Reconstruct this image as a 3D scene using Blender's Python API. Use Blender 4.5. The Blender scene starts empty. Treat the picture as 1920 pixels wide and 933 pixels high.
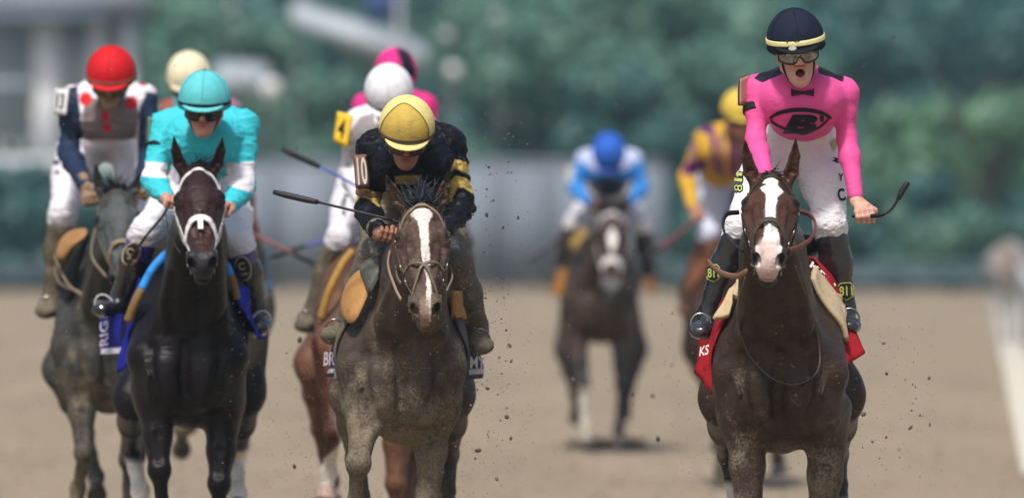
import bpy, bmesh, math, random
import numpy as np
from mathutils import Vector
random.seed(7); rng = np.random.default_rng(7)
C = bpy.context.scene.collection
# ------------------------------------------------------------ camera, sky, sun, exposure
FPX, CH, HY = 14400.0, 1.73, 398.0          # focal length in photo pixels, eye height, horizon row
cam_d = bpy.data.cameras.new('camera'); cam = bpy.data.objects.new('camera', cam_d); C.objects.link(cam)
cam.location = (0, 0, CH); cam.rotation_euler = (math.radians(90), 0, 0)
cam_d.sensor_width = 36; cam_d.lens = FPX/1920*36; cam_d.shift_y = -(466.5-HY)/1920
cam_d.clip_start = 0.5; cam_d.clip_end = 3000
cam_d.dof.use_dof = True; cam_d.dof.focus_distance = 30.4; cam_d.dof.aperture_fstop = 2.35
bpy.context.scene.camera = cam
SUN_EL, SUN_AZ = math.radians(60), math.radians(196)      # azimuth measured clockwise from +Y
w = bpy.data.worlds.new('World'); bpy.context.scene.world = w; w.use_nodes = True
wt = w.node_tree; bg = wt.nodes['Background']; sky = wt.nodes.new('ShaderNodeTexSky')
sky.sky_type = 'NISHITA'; sky.sun_disc = False; sky.sun_elevation = SUN_EL; sky.sun_rotation = SUN_AZ
sky.air_density = 1.3; sky.dust_density = 4.0; sky.ozone_density = 1.0
wt.links.new(sky.outputs[0], bg.inputs[0]); bg.inputs[1].default_value = 0.085
sl = bpy.data.lights.new('sun', 'SUN'); sl.energy = 2.7; sl.angle = math.radians(6); sl.color = (1.0, 0.95, 0.88)
so = bpy.data.objects.new('sun', sl); C.objects.link(so)
sd = Vector((math.sin(SUN_AZ)*math.cos(SUN_EL), math.cos(SUN_AZ)*math.cos(SUN_EL), math.sin(SUN_EL)))
so.rotation_euler = sd.to_track_quat('Z', 'Y').to_euler(); so.location = (0, 0, 60)
vs = bpy.context.scene.view_settings
vs.view_transform = 'Standard'; vs.look = 'None'; vs.exposure = 0.38; vs.gamma = 1.0; vs.use_curve_mapping = False

# ------------------------------------------------------------ helpers
def V3(*a): return np.array(a, float)
def P(px, py, d): return np.array([(px-960)*d/FPX, d, CH-(py-HY)*d/FPX])
def nrm(v): v = np.asarray(v, float); return v/np.linalg.norm(v)
def hx(h, m=1.0):
    h = h.lstrip('#'); c = [int(h[i:i+2], 16)/255 for i in (0, 2, 4)]
    return tuple(m*(x/12.92 if x <= .04045 else ((x+.055)/1.055)**2.4) for x in c)

class SDF:
    def __init__(s): s.p = []
    def _add(s, fn, lo, hi, k, op): s.p.append((fn, np.asarray(lo, float), np.asarray(hi, float), k, op))
    def cone(s, a, b, ra, rb, k=.03, op='+'):
        a = np.asarray(a, float); b = np.asarray(b, float); ba = b-a; L2 = max(ba@ba, 1e-9)
        def fn(X, Y, Z):
            x, y, z = X-a[0], Y-a[1], Z-a[2]
            t = np.clip((x*ba[0]+y*ba[1]+z*ba[2])/L2, 0, 1)
            return np.sqrt((x-t*ba[0])**2+(y-t*ba[1])**2+(z-t*ba[2])**2)-(ra+(rb-ra)*t)
        m = max(ra, rb); s._add(fn, np.minimum(a, b)-m, np.maximum(a, b)+m, k, op); return s
    def chain(s, pts, rs, k=.03):
        for i in range(len(pts)-1): s.cone(pts[i], pts[i+1], rs[i], rs[i+1], k)
        return s
    def ecap(s, a, b, ra, rb, w, k=.03, op='+', e=None):
        a = np.asarray(a, float); b = np.asarray(b, float); L = max(np.linalg.norm(b-a), 1e-6); u = (b-a)/L
        w = np.asarray(w, float); w = nrm(w-u*(w@u)); n = np.cross(u, w)
        re = e or min(ra[0], ra[1], rb[0], rb[1])
        def fn(X, Y, Z):
            x, y, z = X-a[0], Y-a[1], Z-a[2]
            s_ = x*u[0]+y*u[1]+z*u[2]; t = np.clip(s_/L, 0, 1); o = s_-t*L
            qw = x*w[0]+y*w[1]+z*w[2]; qn = x*n[0]+y*n[1]+z*n[2]
            rw = ra[0]+(rb[0]-ra[0])*t; rn = ra[1]+(rb[1]-ra[1])*t
            k0 = np.sqrt((qw/rw)**2+(qn/rn)**2+(o/re)**2)+1e-6
            k1 = np.sqrt((qw/rw**2)**2+(qn/rn**2)**2+(o/re**2)**2)+1e-6
            return k0*(k0-1)/k1
        m = max(ra[0], ra[1], rb[0], rb[1], re); s._add(fn, np.minimum(a, b)-m, np.maximum(a, b)+m, k, op); return s
    def ell(s, c, r, R=None, k=.03, op='+'):
        c = np.asarray(c, float); R = np.eye(3) if R is None else np.asarray(R, float); r = np.asarray(r, float)
        def fn(X, Y, Z):
            x, y, z = X-c[0], Y-c[1], Z-c[2]
            q = [x*R[i][0]+y*R[i][1]+z*R[i][2] for i in range(3)]
            k0 = np.sqrt((q[0]/r[0])**2+(q[1]/r[1])**2+(q[2]/r[2])**2)+1e-6
            k1 = np.sqrt((q[0]/r[0]**2)**2+(q[1]/r[1]**2)**2+(q[2]/r[2]**2)**2)+1e-6
            return k0*(k0-1)/k1
        m = r.max(); s._add(fn, c-m, c+m, k, op); return s
    def plane(s, p, n, k=.005):      # cuts away the side n points to
        p = np.asarray(p, float); n = nrm(n)
        s._add(lambda X, Y, Z: -((X-p[0])*n[0]+(Y-p[1])*n[1]+(Z-p[2])*n[2]), V3(-1e3, -1e3, -1e3), V3(1e3, 1e3, 1e3), k, '-'); return s
    @staticmethod
    def comb(f, d, k, op):
        if op == '+':
            h = np.maximum(k-np.abs(f-d), 0)/k; return np.minimum(f, d)-h*h*k*.25
        d = -d; h = np.maximum(k-np.abs(f-d), 0)/k; return np.maximum(f, d)+h*h*k*.25
    def at(s, pts):
        pts = np.asarray(pts, float); X, Y, Z = pts[:, 0], pts[:, 1], pts[:, 2]; f = np.full(len(pts), 1.0)
        for fn, lo, hi, k, op in s.p: f = SDF.comb(f, fn(X, Y, Z), k, op)
        return f
    def grad(s, pts, e=.002):
        g = np.stack([s.at(pts+np.eye(3)[i]*e)-s.at(pts-np.eye(3)[i]*e) for i in range(3)], 1)
        return g/(np.linalg.norm(g, axis=1, keepdims=True)+1e-9)
    def norms(s, V, Q):
        n = np.cross(V[Q[:, 2]]-V[Q[:, 0]], V[Q[:, 3]]-V[Q[:, 1]]); N = np.stack([np.bincount(Q.ravel(), np.repeat(n[:, i], 4), len(V)) for i in range(3)], 1)
        return N/(np.linalg.norm(N, axis=1, keepdims=True)+1e-9)
    def bounds(s):
        lo = np.min([p[1] for p in s.p if p[4] == '+'], 0); hi = np.max([p[2] for p in s.p if p[4] == '+'], 0); return lo, hi
    def mesh(s, h, lo=None, hi=None):
        l, u = s.bounds(); lo = l-3*h if lo is None else np.asarray(lo, float); hi = u+3*h if hi is None else np.asarray(hi, float)
        n = np.ceil((hi-lo)/h).astype(int)+1
        ax = [lo[i]+h*np.arange(n[i]) for i in range(3)]
        f = np.full(n, 1.0, np.float32)
        for fn, a, b, k, op in s.p:
            m = k+2.5*h
            i0 = np.clip(np.floor((a-m-lo)/h).astype(int), 0, n); i1 = np.clip(np.ceil((b+m-lo)/h).astype(int)+1, 0, n)
            if (i1 <= i0).any(): continue
            sl_ = tuple(slice(i0[i], i1[i]) for i in range(3))
            X = ax[0][sl_[0]][:, None, None].astype(np.float32); Y = ax[1][sl_[1]][None, :, None].astype(np.float32); Z = ax[2][sl_[2]][None, None, :].astype(np.float32)
            f[sl_] = SDF.comb(f[sl_], fn(X, Y, Z).astype(np.float32), k, op)
        return nets(f, lo, h)

def nets(f, lo, h):
    s = f < 0; n = np.array(f.shape)
    c = np.zeros(n-1, np.uint8)
    for i in (0, 1):
        for j in (0, 1):
            for k in (0, 1): c += s[i:n[0]-1+i, j:n[1]-1+j, k:n[2]-1+k]
    act = (c > 0) & (c < 8); cells = np.argwhere(act)
    idx = np.full(n-1, -1, np.int64); idx[act] = np.arange(len(cells))
    cor = np.array([(i, j, k) for i in (0, 1) for j in (0, 1) for k in (0, 1)])
    fv = np.stack([f[cells[:, 0]+o[0], cells[:, 1]+o[1], cells[:, 2]+o[2]] for o in cor], 1)
    acc = np.zeros((len(cells), 3)); cnt = np.zeros(len(cells))
    for a in range(8):
        for b in range(a+1, 8):
            if np.abs(cor[a]-cor[b]).sum() != 1: continue
            m = (fv[:, a] < 0) != (fv[:, b] < 0); t = np.where(m, fv[:, a]/(fv[:, a]-fv[:, b]+1e-12), 0)
            p = cor[a]+t[:, None]*(cor[b]-cor[a]); acc += p*m[:, None]; cnt += m
    V = lo+h*(cells+acc/np.maximum(cnt, 1)[:, None])
    Q = []
    for ax in range(3):
        a1, a2 = (ax+1) % 3, (ax+2) % 3
        sl0 = [slice(1, -1)]*3; sl0[ax] = slice(0, -1); sl1 = list(sl0); sl1[ax] = slice(1, None)
        df = s[tuple(sl0)] != s[tuple(sl1)]; e = np.argwhere(df)+[0 if i == ax else 1 for i in range(3)]
        if not len(e): continue
        o1 = np.zeros(3, int); o1[a1] = 1; o2 = np.zeros(3, int); o2[a2] = 1
        q = np.stack([idx[tuple((e-o1-o2).T)], idx[tuple((e-o2).T)], idx[tuple(e.T)], idx[tuple((e-o1).T)]], 1)
        fl = ~s[tuple(e.T)]; q[fl] = q[fl][:, ::-1]; Q.append(q)
    return V, np.concatenate(Q)

def vnoise(p, seed=0):
    p = np.asarray(p, float); i = np.floor(p).astype(np.int64); f = p-i; f = f*f*(3-2*f); r = 0
    for a in (0, 1):
        for b in (0, 1):
            for c in (0, 1):
                q = (i[:, 0]+a)*73856093 ^ (i[:, 1]+b)*19349663 ^ (i[:, 2]+c)*83492791 ^ seed*2654435761
                q = (q ^ (q >> 13))*1274126177 & 0x7fffffff; q = (q ^ (q >> 15)) & 0xffff
                r = r+(q/65535.0)*(f[:, 0] if a else 1-f[:, 0])*(f[:, 1] if b else 1-f[:, 1])*(f[:, 2] if c else 1-f[:, 2])
    return r
def fbm(p, o=3, seed=0):
    r = 0; a = .5
    for i in range(o): r = r+a*vnoise(p*2**i, seed+i); a *= .5
    return r/(1-.5**o)
def sstep(a, b, x): t = np.clip((x-a)/(b-a), 0, 1); return t*t*(3-2*t)

class MB:
    """collects verts / faces / colour (rgb + roughness) for ONE mesh object"""
    def __init__(s): s.v = []; s.f = []; s.c = []; s.m = []; s.n = 0
    def add(s, V, F, col, rough=.6, mud=0.0):
        V = np.asarray(V, float); col = np.asarray(col, float)
        if col.ndim == 1: col = np.tile(col[:3], (len(V), 1))
        r = np.full(len(V), rough) if np.isscalar(rough) else rough
        s.c.append(np.concatenate([col[:, :3], r[:, None]], 1)); s.m.append(np.full(len(V), float(mud)) if np.isscalar(mud) else mud)
        s.v.append(V); s.f.append(np.asarray(F) + s.n if isinstance(F, np.ndarray) else [tuple(i+s.n for i in q) for q in F]); s.n += len(V); return s
    def build(s, name, mat, parent=None, origin=None, smooth=True):
        me = bpy.data.meshes.new(name); V = np.concatenate(s.v)
        org = np.zeros(3) if origin is None else np.asarray(origin, float)
        if parent is not None and origin is None: org = np.array(parent.get('_org', (0, 0, 0)), float)
        V = V-org; sizes = []; li = []
        for f in s.f:
            if isinstance(f, np.ndarray): sizes.append(np.full(len(f), f.shape[1])); li.append(f.reshape(-1))
            else: sizes.append(np.array([len(q) for q in f])); li.append(np.array([i for q in f for i in q]))
        sizes = np.concatenate(sizes).astype(np.int32); li = np.concatenate(li).astype(np.int32)
        me.vertices.add(len(V)); me.vertices.foreach_set('co', V.astype(np.float32).reshape(-1))
        me.loops.add(len(li)); me.loops.foreach_set('vertex_index', li)
        me.polygons.add(len(sizes)); me.polygons.foreach_set('loop_start', np.concatenate([[0], np.cumsum(sizes)[:-1]]).astype(np.int32))
        me.polygons.foreach_set('use_smooth', np.full(len(sizes), smooth)); me.update(calc_edges=True)
        a = me.attributes.new('Col', 'FLOAT_COLOR', 'POINT'); a.data.foreach_set('color', np.concatenate(s.c).astype(np.float32).reshape(-1))
        b = me.attributes.new('Mud', 'FLOAT', 'POINT'); b.data.foreach_set('value', np.concatenate(s.m).astype(np.float32))
        me.validate(); me.materials.append(mat)
        o = bpy.data.objects.new(name, me); C.objects.link(o)
        if parent is not None:
            o.parent = parent; o['_org'] = tuple(org)
        else: o.location = org
        return o
def tag(o, label, cat, group=None, kind=None):
    if label: o['label'] = label
    if cat: o['category'] = cat
    if group: o['group'] = group
    if kind: o['kind'] = kind
    return o
def thing(name, org, label, cat, group=None):
    o = bpy.data.objects.new(name, None); C.objects.link(o); o.location = tuple(org); o.empty_display_size = .2; o['_org'] = tuple(float(x) for x in org)
    return tag(o, label, cat, group)

def frames(pts):
    pts = np.asarray(pts, float); T = np.gradient(pts, axis=0); T /= np.linalg.norm(T, axis=1, keepdims=True)+1e-9
    up = V3(0, 0, 1) if abs(T[0][2]) < .9 else V3(1, 0, 0); N = []
    n = nrm(up-T[0]*(up@T[0]))
    for t in T: n = nrm(n-t*(n@t)); N.append(n)
    N = np.array(N); return T, N, np.cross(T, N)
def smooth_path(pts, m=6, closed=False):
    pts = [np.asarray(p, float) for p in pts]
    if len(pts) < 3 and not closed: return np.array([pts[0]+(pts[1]-pts[0])*t for t in np.linspace(0, 1, m+1)])
    q = ([pts[-1]]+pts+[pts[0], pts[1]]) if closed else ([2*pts[0]-pts[1]]+pts+[2*pts[-1]-pts[-2]])
    out = []
    for i in range(1, len(q)-2):
        a, b, c, d = q[i-1:i+3]
        for t in np.linspace(0, 1, m, endpoint=False):
            out.append(.5*(2*b+(c-a)*t+(2*a-5*b+4*c-d)*t*t+(3*b-a-3*c+d)*t**3))
    if not closed: out.append(q[-2])
    return np.array(out)
def tube(mb, pts, r, col, rough=.5, n=8, closed=False, mud=0, flat=1.0):
    pts = np.asarray(pts, float); L = len(pts); T, N, B = frames(pts)
    if closed: T = np.roll(pts, -1, 0)-np.roll(pts, 1, 0); T /= np.linalg.norm(T, axis=1, keepdims=True); N = np.array([nrm(a-t*(a@t)) for a, t in zip(N, T)]); B = np.cross(T, N)
    r = np.full(L, r) if np.isscalar(r) else np.interp(np.linspace(0, 1, L), np.linspace(0, 1, len(r)), r)
    an = np.arange(n)*2*math.pi/n
    Vv = (pts[:, None]+r[:, None, None]*(np.cos(an)[None, :, None]*N[:, None]+flat*np.sin(an)[None, :, None]*B[:, None])).reshape(-1, 3)
    F = [(i*n+j, i*n+(j+1) % n, (i+1) % L*n+(j+1) % n, (i+1) % L*n+j) for i in range(L if closed else L-1) for j in range(n)]
    if not closed: F += [tuple(range(n-1, -1, -1)), tuple((L-1)*n+j for j in range(n))]
    mb.add(Vv, F, col, rough, mud); return mb
def project(sdf, pts, off=.0, it=5):
    p = np.asarray(pts, float).copy()
    for _ in range(it): p -= (sdf.at(p)-off)[:, None]*sdf.grad(p)*.9
    return p
def strap(mb, sdf, pts, width, thick, col, rough=.55, m=8, closed=False, mud=0, proj=True):
    p = smooth_path(pts, m, closed)
    if proj: p = project(sdf, p, thick*.5)
    N = sdf.grad(p); L = len(p)
    T = (np.roll(p, -1, 0)-np.roll(p, 1, 0)) if closed else np.gradient(p, axis=0)
    T /= np.linalg.norm(T, axis=1, keepdims=True)+1e-9; B = np.cross(T, N); B /= np.linalg.norm(B, axis=1, keepdims=True)+1e-9
    prof = [(-.5, -.5), (-.5, .2), (-.3, .5), (.3, .5), (.5, .2), (.5, -.5)]; k = len(prof)
    Vv = np.stack([p+B*(a*width)+N*(b*thick) for a, b in prof], 1).reshape(-1, 3)
    F = [(i*k+j, i*k+(j+1) % k, (i+1) % L*k+(j+1) % k, (i+1) % L*k+j) for i in range(L if closed else L-1) for j in range(k)]
    if not closed: F += [tuple(range(k)), tuple((L-1)*k+j for j in range(k-1, -1, -1))]
    mb.add(Vv, F, col, rough, mud); return mb
def grid_patch(mb, G, col, thick=.006, rough=.7, mud=0, colfn=None):
    """G: (a,b,3) grid of points -> sheet with thickness"""
    a, b = G.shape[:2]; du = np.gradient(G, axis=0); dv = np.gradient(G, axis=1); N = np.cross(du, dv); N /= np.linalg.norm(N, axis=2, keepdims=True)+1e-9
    Vv = np.concatenate([(G+N*thick/2).reshape(-1, 3), (G-N*thick/2).reshape(-1, 3)]); n = a*b; F = []
    for i in range(a-1):
        for j in range(b-1):
            q = (i*b+j, (i+1)*b+j, (i+1)*b+j+1, i*b+j+1); F.append(q); F.append(tuple(x+n for x in q[::-1]))
    ed = [(i*b, (i+1)*b) for i in range(a-1)]+[((a-1)*b+j, (a-1)*b+j+1) for j in range(b-1)]+[((i+1)*b+b-1, i*b+b-1) for i in range(a-1)]+[(j+1, j) for j in range(b-1)]
    for p_, q_ in ed: F.append((q_, p_, p_+n, q_+n))
    if colfn is not None:
        uu, vv = np.meshgrid(np.linspace(0, 1, a), np.linspace(0, 1, b), indexing='ij'); cc = colfn(uu.ravel(), vv.ravel()); cc = np.concatenate([cc, cc])
    else: cc = col
    mb.add(Vv, F, cc, rough, mud); return mb
def bilin(corners, a=14, b=14, wave=0, seed=0, bulge=None):
    """corners: tl, tr, br, bl"""
    tl, tr, br, bl = [np.asarray(c, float) for c in corners]
    u, v = np.meshgrid(np.linspace(0, 1, a), np.linspace(0, 1, b), indexing='ij')
    G = (tl*(1-v)[..., None]+tr*v[..., None])*(1-u)[..., None]+(bl*(1-v)[..., None]+br*v[..., None])*u[..., None]
    n = nrm(np.cross(bl-tl, tr-tl))
    if wave: G = G+n*(wave*(np.sin(u*7+seed+3*v)*.6+np.sin(v*9+seed*2-2*u)*.4)*(.3+.7*u))[..., None]
    if bulge is not None: G = G+(np.sin(u*math.pi)*np.sin(v*math.pi))[..., None]*np.asarray(bulge, float)
    return G
_txt = {}
def text_mesh(s, bold=0.0):
    key = (s, bold)
    if key not in _txt:
        cu = bpy.data.curves.new('t', 'FONT'); cu.body = s; cu.size = 1; cu.offset = bold; cu.align_x = 'CENTER'; cu.align_y = 'CENTER'; cu.resolution_u = 4
        o = bpy.data.objects.new('t', cu); me = bpy.data.meshes.new_from_object(o)
        bm = bmesh.new(); bm.from_mesh(me); bmesh.ops.triangulate(bm, faces=bm.faces[:])
        v = np.array([p.co[:] for p in bm.verts]); f = [tuple(x.index for x in q.verts) for q in bm.faces]
        bm.free(); bpy.data.meshes.remove(me); bpy.data.objects.remove(o); bpy.data.curves.remove(cu); _txt[key] = (v[:, :2], f)
    return _txt[key]
def poly_mesh(pts): return np.asarray(pts, float), [tuple(range(len(pts)))]
def refine(v, f, L):
    bm = bmesh.new(); vs_ = [bm.verts.new((a, b, 0)) for a, b in v]
    for q in f:
        try: bm.faces.new([vs_[i] for i in q])
        except ValueError: pass
    bmesh.ops.triangulate(bm, faces=bm.faces[:])
    for _ in range(5):
        e = [x for x in bm.edges if x.calc_length() > L]
        if not e: break
        bmesh.ops.subdivide_edges(bm, edges=e, cuts=1); bmesh.ops.triangulate(bm, faces=[x for x in bm.faces if len(x.verts) > 3])
    bm.verts.index_update(); V = np.array([p.co[:2] for p in bm.verts]); F = [tuple(x.index for x in q.verts) for q in bm.faces]; bm.free(); return V, F
def decal(mb, sdf, shape, cpx, d0, w, h, rot, col, rough=.6, off=.004, L=.012, depth=.9, fit=True, mud=0):
    """lays flat print on a surface: shape (2-D verts, faces) placed round photo pixel cpx, w x h pixels, turned rot degrees, dropped along the view line"""
    v, f = shape; v = np.array(v, float)
    if fit: lo, hi = v.min(0), v.max(0); v = (v-(lo+hi)/2)/np.maximum(hi-lo, 1e-6)*[w, h]
    s = d0/FPX; v, f = refine(v*s, f, L); v = v/s
    a = math.radians(rot); x = v[:, 0]*math.cos(a)-v[:, 1]*math.sin(a); y = v[:, 0]*math.sin(a)+v[:, 1]*math.cos(a)
    px = cpx[0]+x; py = cpx[1]-y; p = np.stack([P(i, j, d0) for i, j in zip(px, py)]); cpos = V3(0, 0, CH)
    r = p-cpos; r /= np.linalg.norm(r, axis=1, keepdims=True); q = p.copy(); tr = np.zeros(len(p))
    for _ in range(70): ds = np.clip(sdf.at(q)-off, -.02, .05)*.8; q += r*ds[:, None]; tr += ds
    ok = (np.abs(sdf.at(q)-off) < .006) & (tr < depth)
    f = [t for t in f if all(ok[i] for i in t)]
    if f:
        t = f[0]; n = np.cross(q[t[1]]-q[t[0]], q[t[2]]-q[t[0]])
        if n[1] > 0: f = [x_[::-1] for x_ in f]
        mb.add(q, f, col, rough, mud)
    return mb
def ink(mb, sdf, pts, wpx, d0, col, m=5, **k):
    p = smooth_path([(x, y, 0) for x, y in pts], m)[:, :2]; T = np.gradient(p, axis=0); T /= np.linalg.norm(T, axis=1, keepdims=True); n = np.stack([-T[:, 1], T[:, 0]], 1)*wpx/2
    v = np.concatenate([p-n, p+n]); L = len(p); c = (v.min(0)+v.max(0))/2; loc = (v-c)*[1, -1]; f = [(i, i+1, L+i+1, L+i) for i in range(L-1)]
    return decal(mb, sdf, (loc, f), c, d0, 1, 1, 0, col, fit=False, L=.03, **k)
def inpoly(px, py, poly):
    """signed distance-ish (pixels, + inside) to a polygon"""
    poly = np.asarray(poly, float); n = len(poly); ins = np.zeros(len(px), bool); dm = np.full(len(px), 1e9)
    for i in range(n):
        a, b = poly[i], poly[(i+1) % n]; e = b-a; t = np.clip(((px-a[0])*e[0]+(py-a[1])*e[1])/(e@e+1e-9), 0, 1)
        dm = np.minimum(dm, np.hypot(px-a[0]-t*e[0], py-a[1]-t*e[1]))
        c = (a[1] > py) != (b[1] > py); ins ^= c & (px < e[0]*(py-a[1])/(e[1] if e[1] else 1e-9)+a[0])
    return np.where(ins, dm, -dm)
def paint(col, V, poly, c, soft=1.2, ymax=None, seed=None, rag=0):
    px = V[:, 0]*FPX/V[:, 1]+960; py = HY-(V[:, 2]-CH)*FPX/V[:, 1]; d = inpoly(px, py, poly)
    if rag: d = d+rag*(fbm(V*60, 3, seed or 0)-.5)*2
    m = sstep(-soft/2, soft/2, d)
    if ymax is not None: m = m*(V[:, 1] < ymax)
    return col*(1-m[:, None])+np.asarray(c)[None]*m[:, None]

# ------------------------------------------------------------ materials (colour from the object's own Col attribute + procedural grain)
def mat(name, bump=.3, bscale=200, var=.12, vscale=30, mudc=(.23, .19, .135), metal=0.0, spec=.5, sheen=0.0, hair=False, coat=0.0, mudscale=9, sss=0, wrinkle=0, wsc=9):
    m = bpy.data.materials.new(name); m.use_nodes = True; t = m.node_tree; N = t.nodes; Lk = t.links; b = N['Principled BSDF']
    at = N.new('ShaderNodeAttribute'); at.attribute_name = 'Col'; am = N.new('ShaderNodeAttribute'); am.attribute_name = 'Mud'
    tc = N.new('ShaderNodeTexCoord')
    def noise(sc, det=3, r=.6, vec=None):
        n = N.new('ShaderNodeTexNoise'); n.inputs['Scale'].default_value = sc; n.inputs['Detail'].default_value = det; n.inputs['Roughness'].default_value = r
        Lk.new(vec or tc.outputs['Object'], n.inputs['Vector']); return n.outputs['Fac']
    def math_(op, a, bb, cl=False):
        n = N.new('ShaderNodeMath'); n.operation = op; n.use_clamp = cl
        for i, x in enumerate((a, bb)):
            if isinstance(x, (int, float)): n.inputs[i].default_value = x
            else: Lk.new(x, n.inputs[i])
        return n.outputs[0]
    def mix(f, a, bb):
        n = N.new('ShaderNodeMix'); n.data_type = 'RGBA'
        for k_, x in ((0, f), (6, a), (7, bb)):
            if isinstance(x, (int, float)): n.inputs[k_].default_value = x
            elif isinstance(x, tuple): n.inputs[k_].default_value = (*x, 1)
            else: Lk.new(x, n.inputs[k_])
        return n.outputs[2]
    v1 = noise(vscale, 4); v2 = noise(vscale*6, 2)
    vv = math_('ADD', math_('MULTIPLY', math_('SUBTRACT', v1, .5), var*2.4), math_('MULTIPLY', math_('SUBTRACT', v2, .5), var*1.6))
    hsv = N.new('ShaderNodeHueSaturation'); Lk.new(at.outputs['Color'], hsv.inputs['Color']); Lk.new(math_('ADD', vv, 1.0), hsv.inputs['Value'])
    base = hsv.outputs['Color']
    n1 = noise(mudscale, 5, .75); n2 = noise(mudscale*14, 3, .7); n3 = noise(mudscale*45, 2, .6)
    mm = math_('ADD', math_('ADD', math_('MULTIPLY', n1, .55), math_('MULTIPLY', n2, .35)), math_('MULTIPLY', n3, .25))
    # threshold falls as mud rises
    th = math_('SUBTRACT', mm, math_('SUBTRACT', .93, math_('MULTIPLY', am.outputs['Fac'], .60)))
    mk = math_('MULTIPLY', th, 9.0, True); mk = math_('MULTIPLY', mk, math_('MULTIPLY', am.outputs['Fac'], 1.3, True))
    n2c = math_('ADD', math_('MULTIPLY', math_('SUBTRACT', math_('ADD', math_('MULTIPLY', n2, .5), math_('MULTIPLY', n1, .5)), .5), 4.5), .5, True)
    mud2 = mix(n2c, tuple(x*.28 for x in mudc), mudc)
    col = mix(mk, base, mud2); Lk.new(col, b.inputs['Base Color'])
    rg = math_('ADD', at.outputs['Alpha'], math_('MULTIPLY', math_('SUBTRACT', v1, .5), .15)); rg = math_('ADD', rg, math_('MULTIPLY', mk, .3), True); Lk.new(rg, b.inputs['Roughness'])
    b.inputs['Metallic'].default_value = metal; b.inputs['Specular IOR Level'].default_value = spec
    if sheen: b.inputs['Sheen Weight'].default_value = sheen; b.inputs['Sheen Roughness'].default_value = .4
    if coat: b.inputs['Coat Weight'].default_value = coat; b.inputs['Coat Roughness'].default_value = .12
    if sss: b.inputs['Subsurface Weight'].default_value = sss; b.inputs['Subsurface Scale'].default_value = .01; b.inputs['Subsurface Radius'].default_value = (1, .3, .15)
    mp = N.new('ShaderNodeMapping'); Lk.new(tc.outputs['Object'], mp.inputs['Vector'])
    mp.inputs['Scale'].default_value = (1, 1, .22) if hair else (1, 1, 1)
    bh = math_('ADD', noise(bscale, 2, .6, mp.outputs[0]), math_('MULTIPLY', mk, 1.2))
    bu = N.new('ShaderNodeBump'); bu.inputs['Strength'].default_value = bump; bu.inputs['Distance'].default_value = .002; Lk.new(bh, bu.inputs['Height'])
    last = bu
    if wrinkle:
        mw = N.new('ShaderNodeMapping'); Lk.new(tc.outputs['Object'], mw.inputs['Vector']); mw.inputs['Scale'].default_value = (1, .8, 2.2); mw.inputs['Rotation'].default_value = (0, .4, 0)
        nw = N.new('ShaderNodeTexNoise'); nw.inputs['Scale'].default_value = wsc; nw.inputs['Detail'].default_value = 2; nw.inputs['Distortion'].default_value = 1.2; Lk.new(mw.outputs[0], nw.inputs['Vector'])
        rd = math_('SUBTRACT', 1.0, math_('ABSOLUTE', math_('MULTIPLY', math_('SUBTRACT', nw.outputs['Fac'], .5), 5.0), 0), True)
        b2 = N.new('ShaderNodeBump'); b2.inputs['Strength'].default_value = wrinkle; b2.inputs['Distance'].default_value = .008; Lk.new(rd, b2.inputs['Height']); Lk.new(bu.outputs[0], b2.inputs['Normal']); last = b2
    Lk.new(last.outputs[0], b.inputs['Normal']); return m
M = dict(
    coat=mat('horse_coat', .5, 500, .5, 14, hair=True, spec=.20, sheen=.0, mudscale=7, wrinkle=.22),
    hair=mat('horse_hair', .5, 600, .4, 60, spec=.2),
    skin=mat('skin', .15, 500, .08, 40, sss=.12, spec=.4),
    silk=mat('racing_silk', .15, 900, .05, 25, spec=.16, wrinkle=.26, mudscale=12, wsc=5),
    lycra=mat('stretch_jersey', .15, 900, .05, 25, spec=.16, wrinkle=.07, mudscale=12, wsc=7),
    breech=mat('breeches_cloth', .15, 1100, .04, 25, spec=.18, wrinkle=.5, mudscale=12),
    cloth=mat('woven_cloth', .4, 700, .16, 30, spec=.15, wrinkle=.12, mudscale=12),
    leather=mat('leather', .35, 350, .2, 30, spec=.3, mudscale=16),
    gloss=mat('patent_leather', .1, 120, .1, 30, spec=.6, coat=.6, mudscale=16),
    print=mat('fabric_print', .1, 900, .06, 40, spec=.3, mudscale=20),
    metal=mat('steel', .1, 200, .1, 30, metal=.9, mudscale=20),
    mirror=mat('mirror_lens', .5, 90, 1.3, 55, metal=1.0),  # strong colour mottling paints patchy reflections into the lens
    dark=mat('dark_glass', .02, 60, .05, 30, coat=.3, spec=.35),
    rubber=mat('rubber', .3, 500, .15, 50, spec=.4),
    plain=mat('painted_surface', .3, 60, .12, 3, spec=.35),
)
# ------------------------------------------------------------ horses
def hair_tuft(mb, roots, tips, width, col, sag=.03, seed=0, n=5):
    r = np.random.default_rng(seed); Vv = []; F = []; k = 0; C_ = []
    for a, b in zip(roots, tips):
        a = np.asarray(a, float); b = np.asarray(b, float); mid = (a+b)/2+r.normal(0, sag, 3); side = nrm(np.cross(b-a, V3(0, -1, .3))+r.normal(0, .15, 3))
        cc = np.asarray(col)*r.uniform(.6, 1.5)
        for i in range(n):
            t = i/(n-1); p = a*(1-t)**2+2*mid*t*(1-t)+b*t*t; wd = width*(1-t*.92)
            Vv += [p-side*wd, p+side*wd+V3(0, -.001, 0), p+V3(0, wd, 0)]; C_ += [cc]*3
        for i in range(n-1):
            for j in range(3): F.append((k+i*3+j, k+i*3+(j+1) % 3, k+i*3+3+(j+1) % 3, k+i*3+3+j))
        k += n*3
    mb.add(np.array(Vv), np.array(F), np.array(C_), .5)

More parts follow.
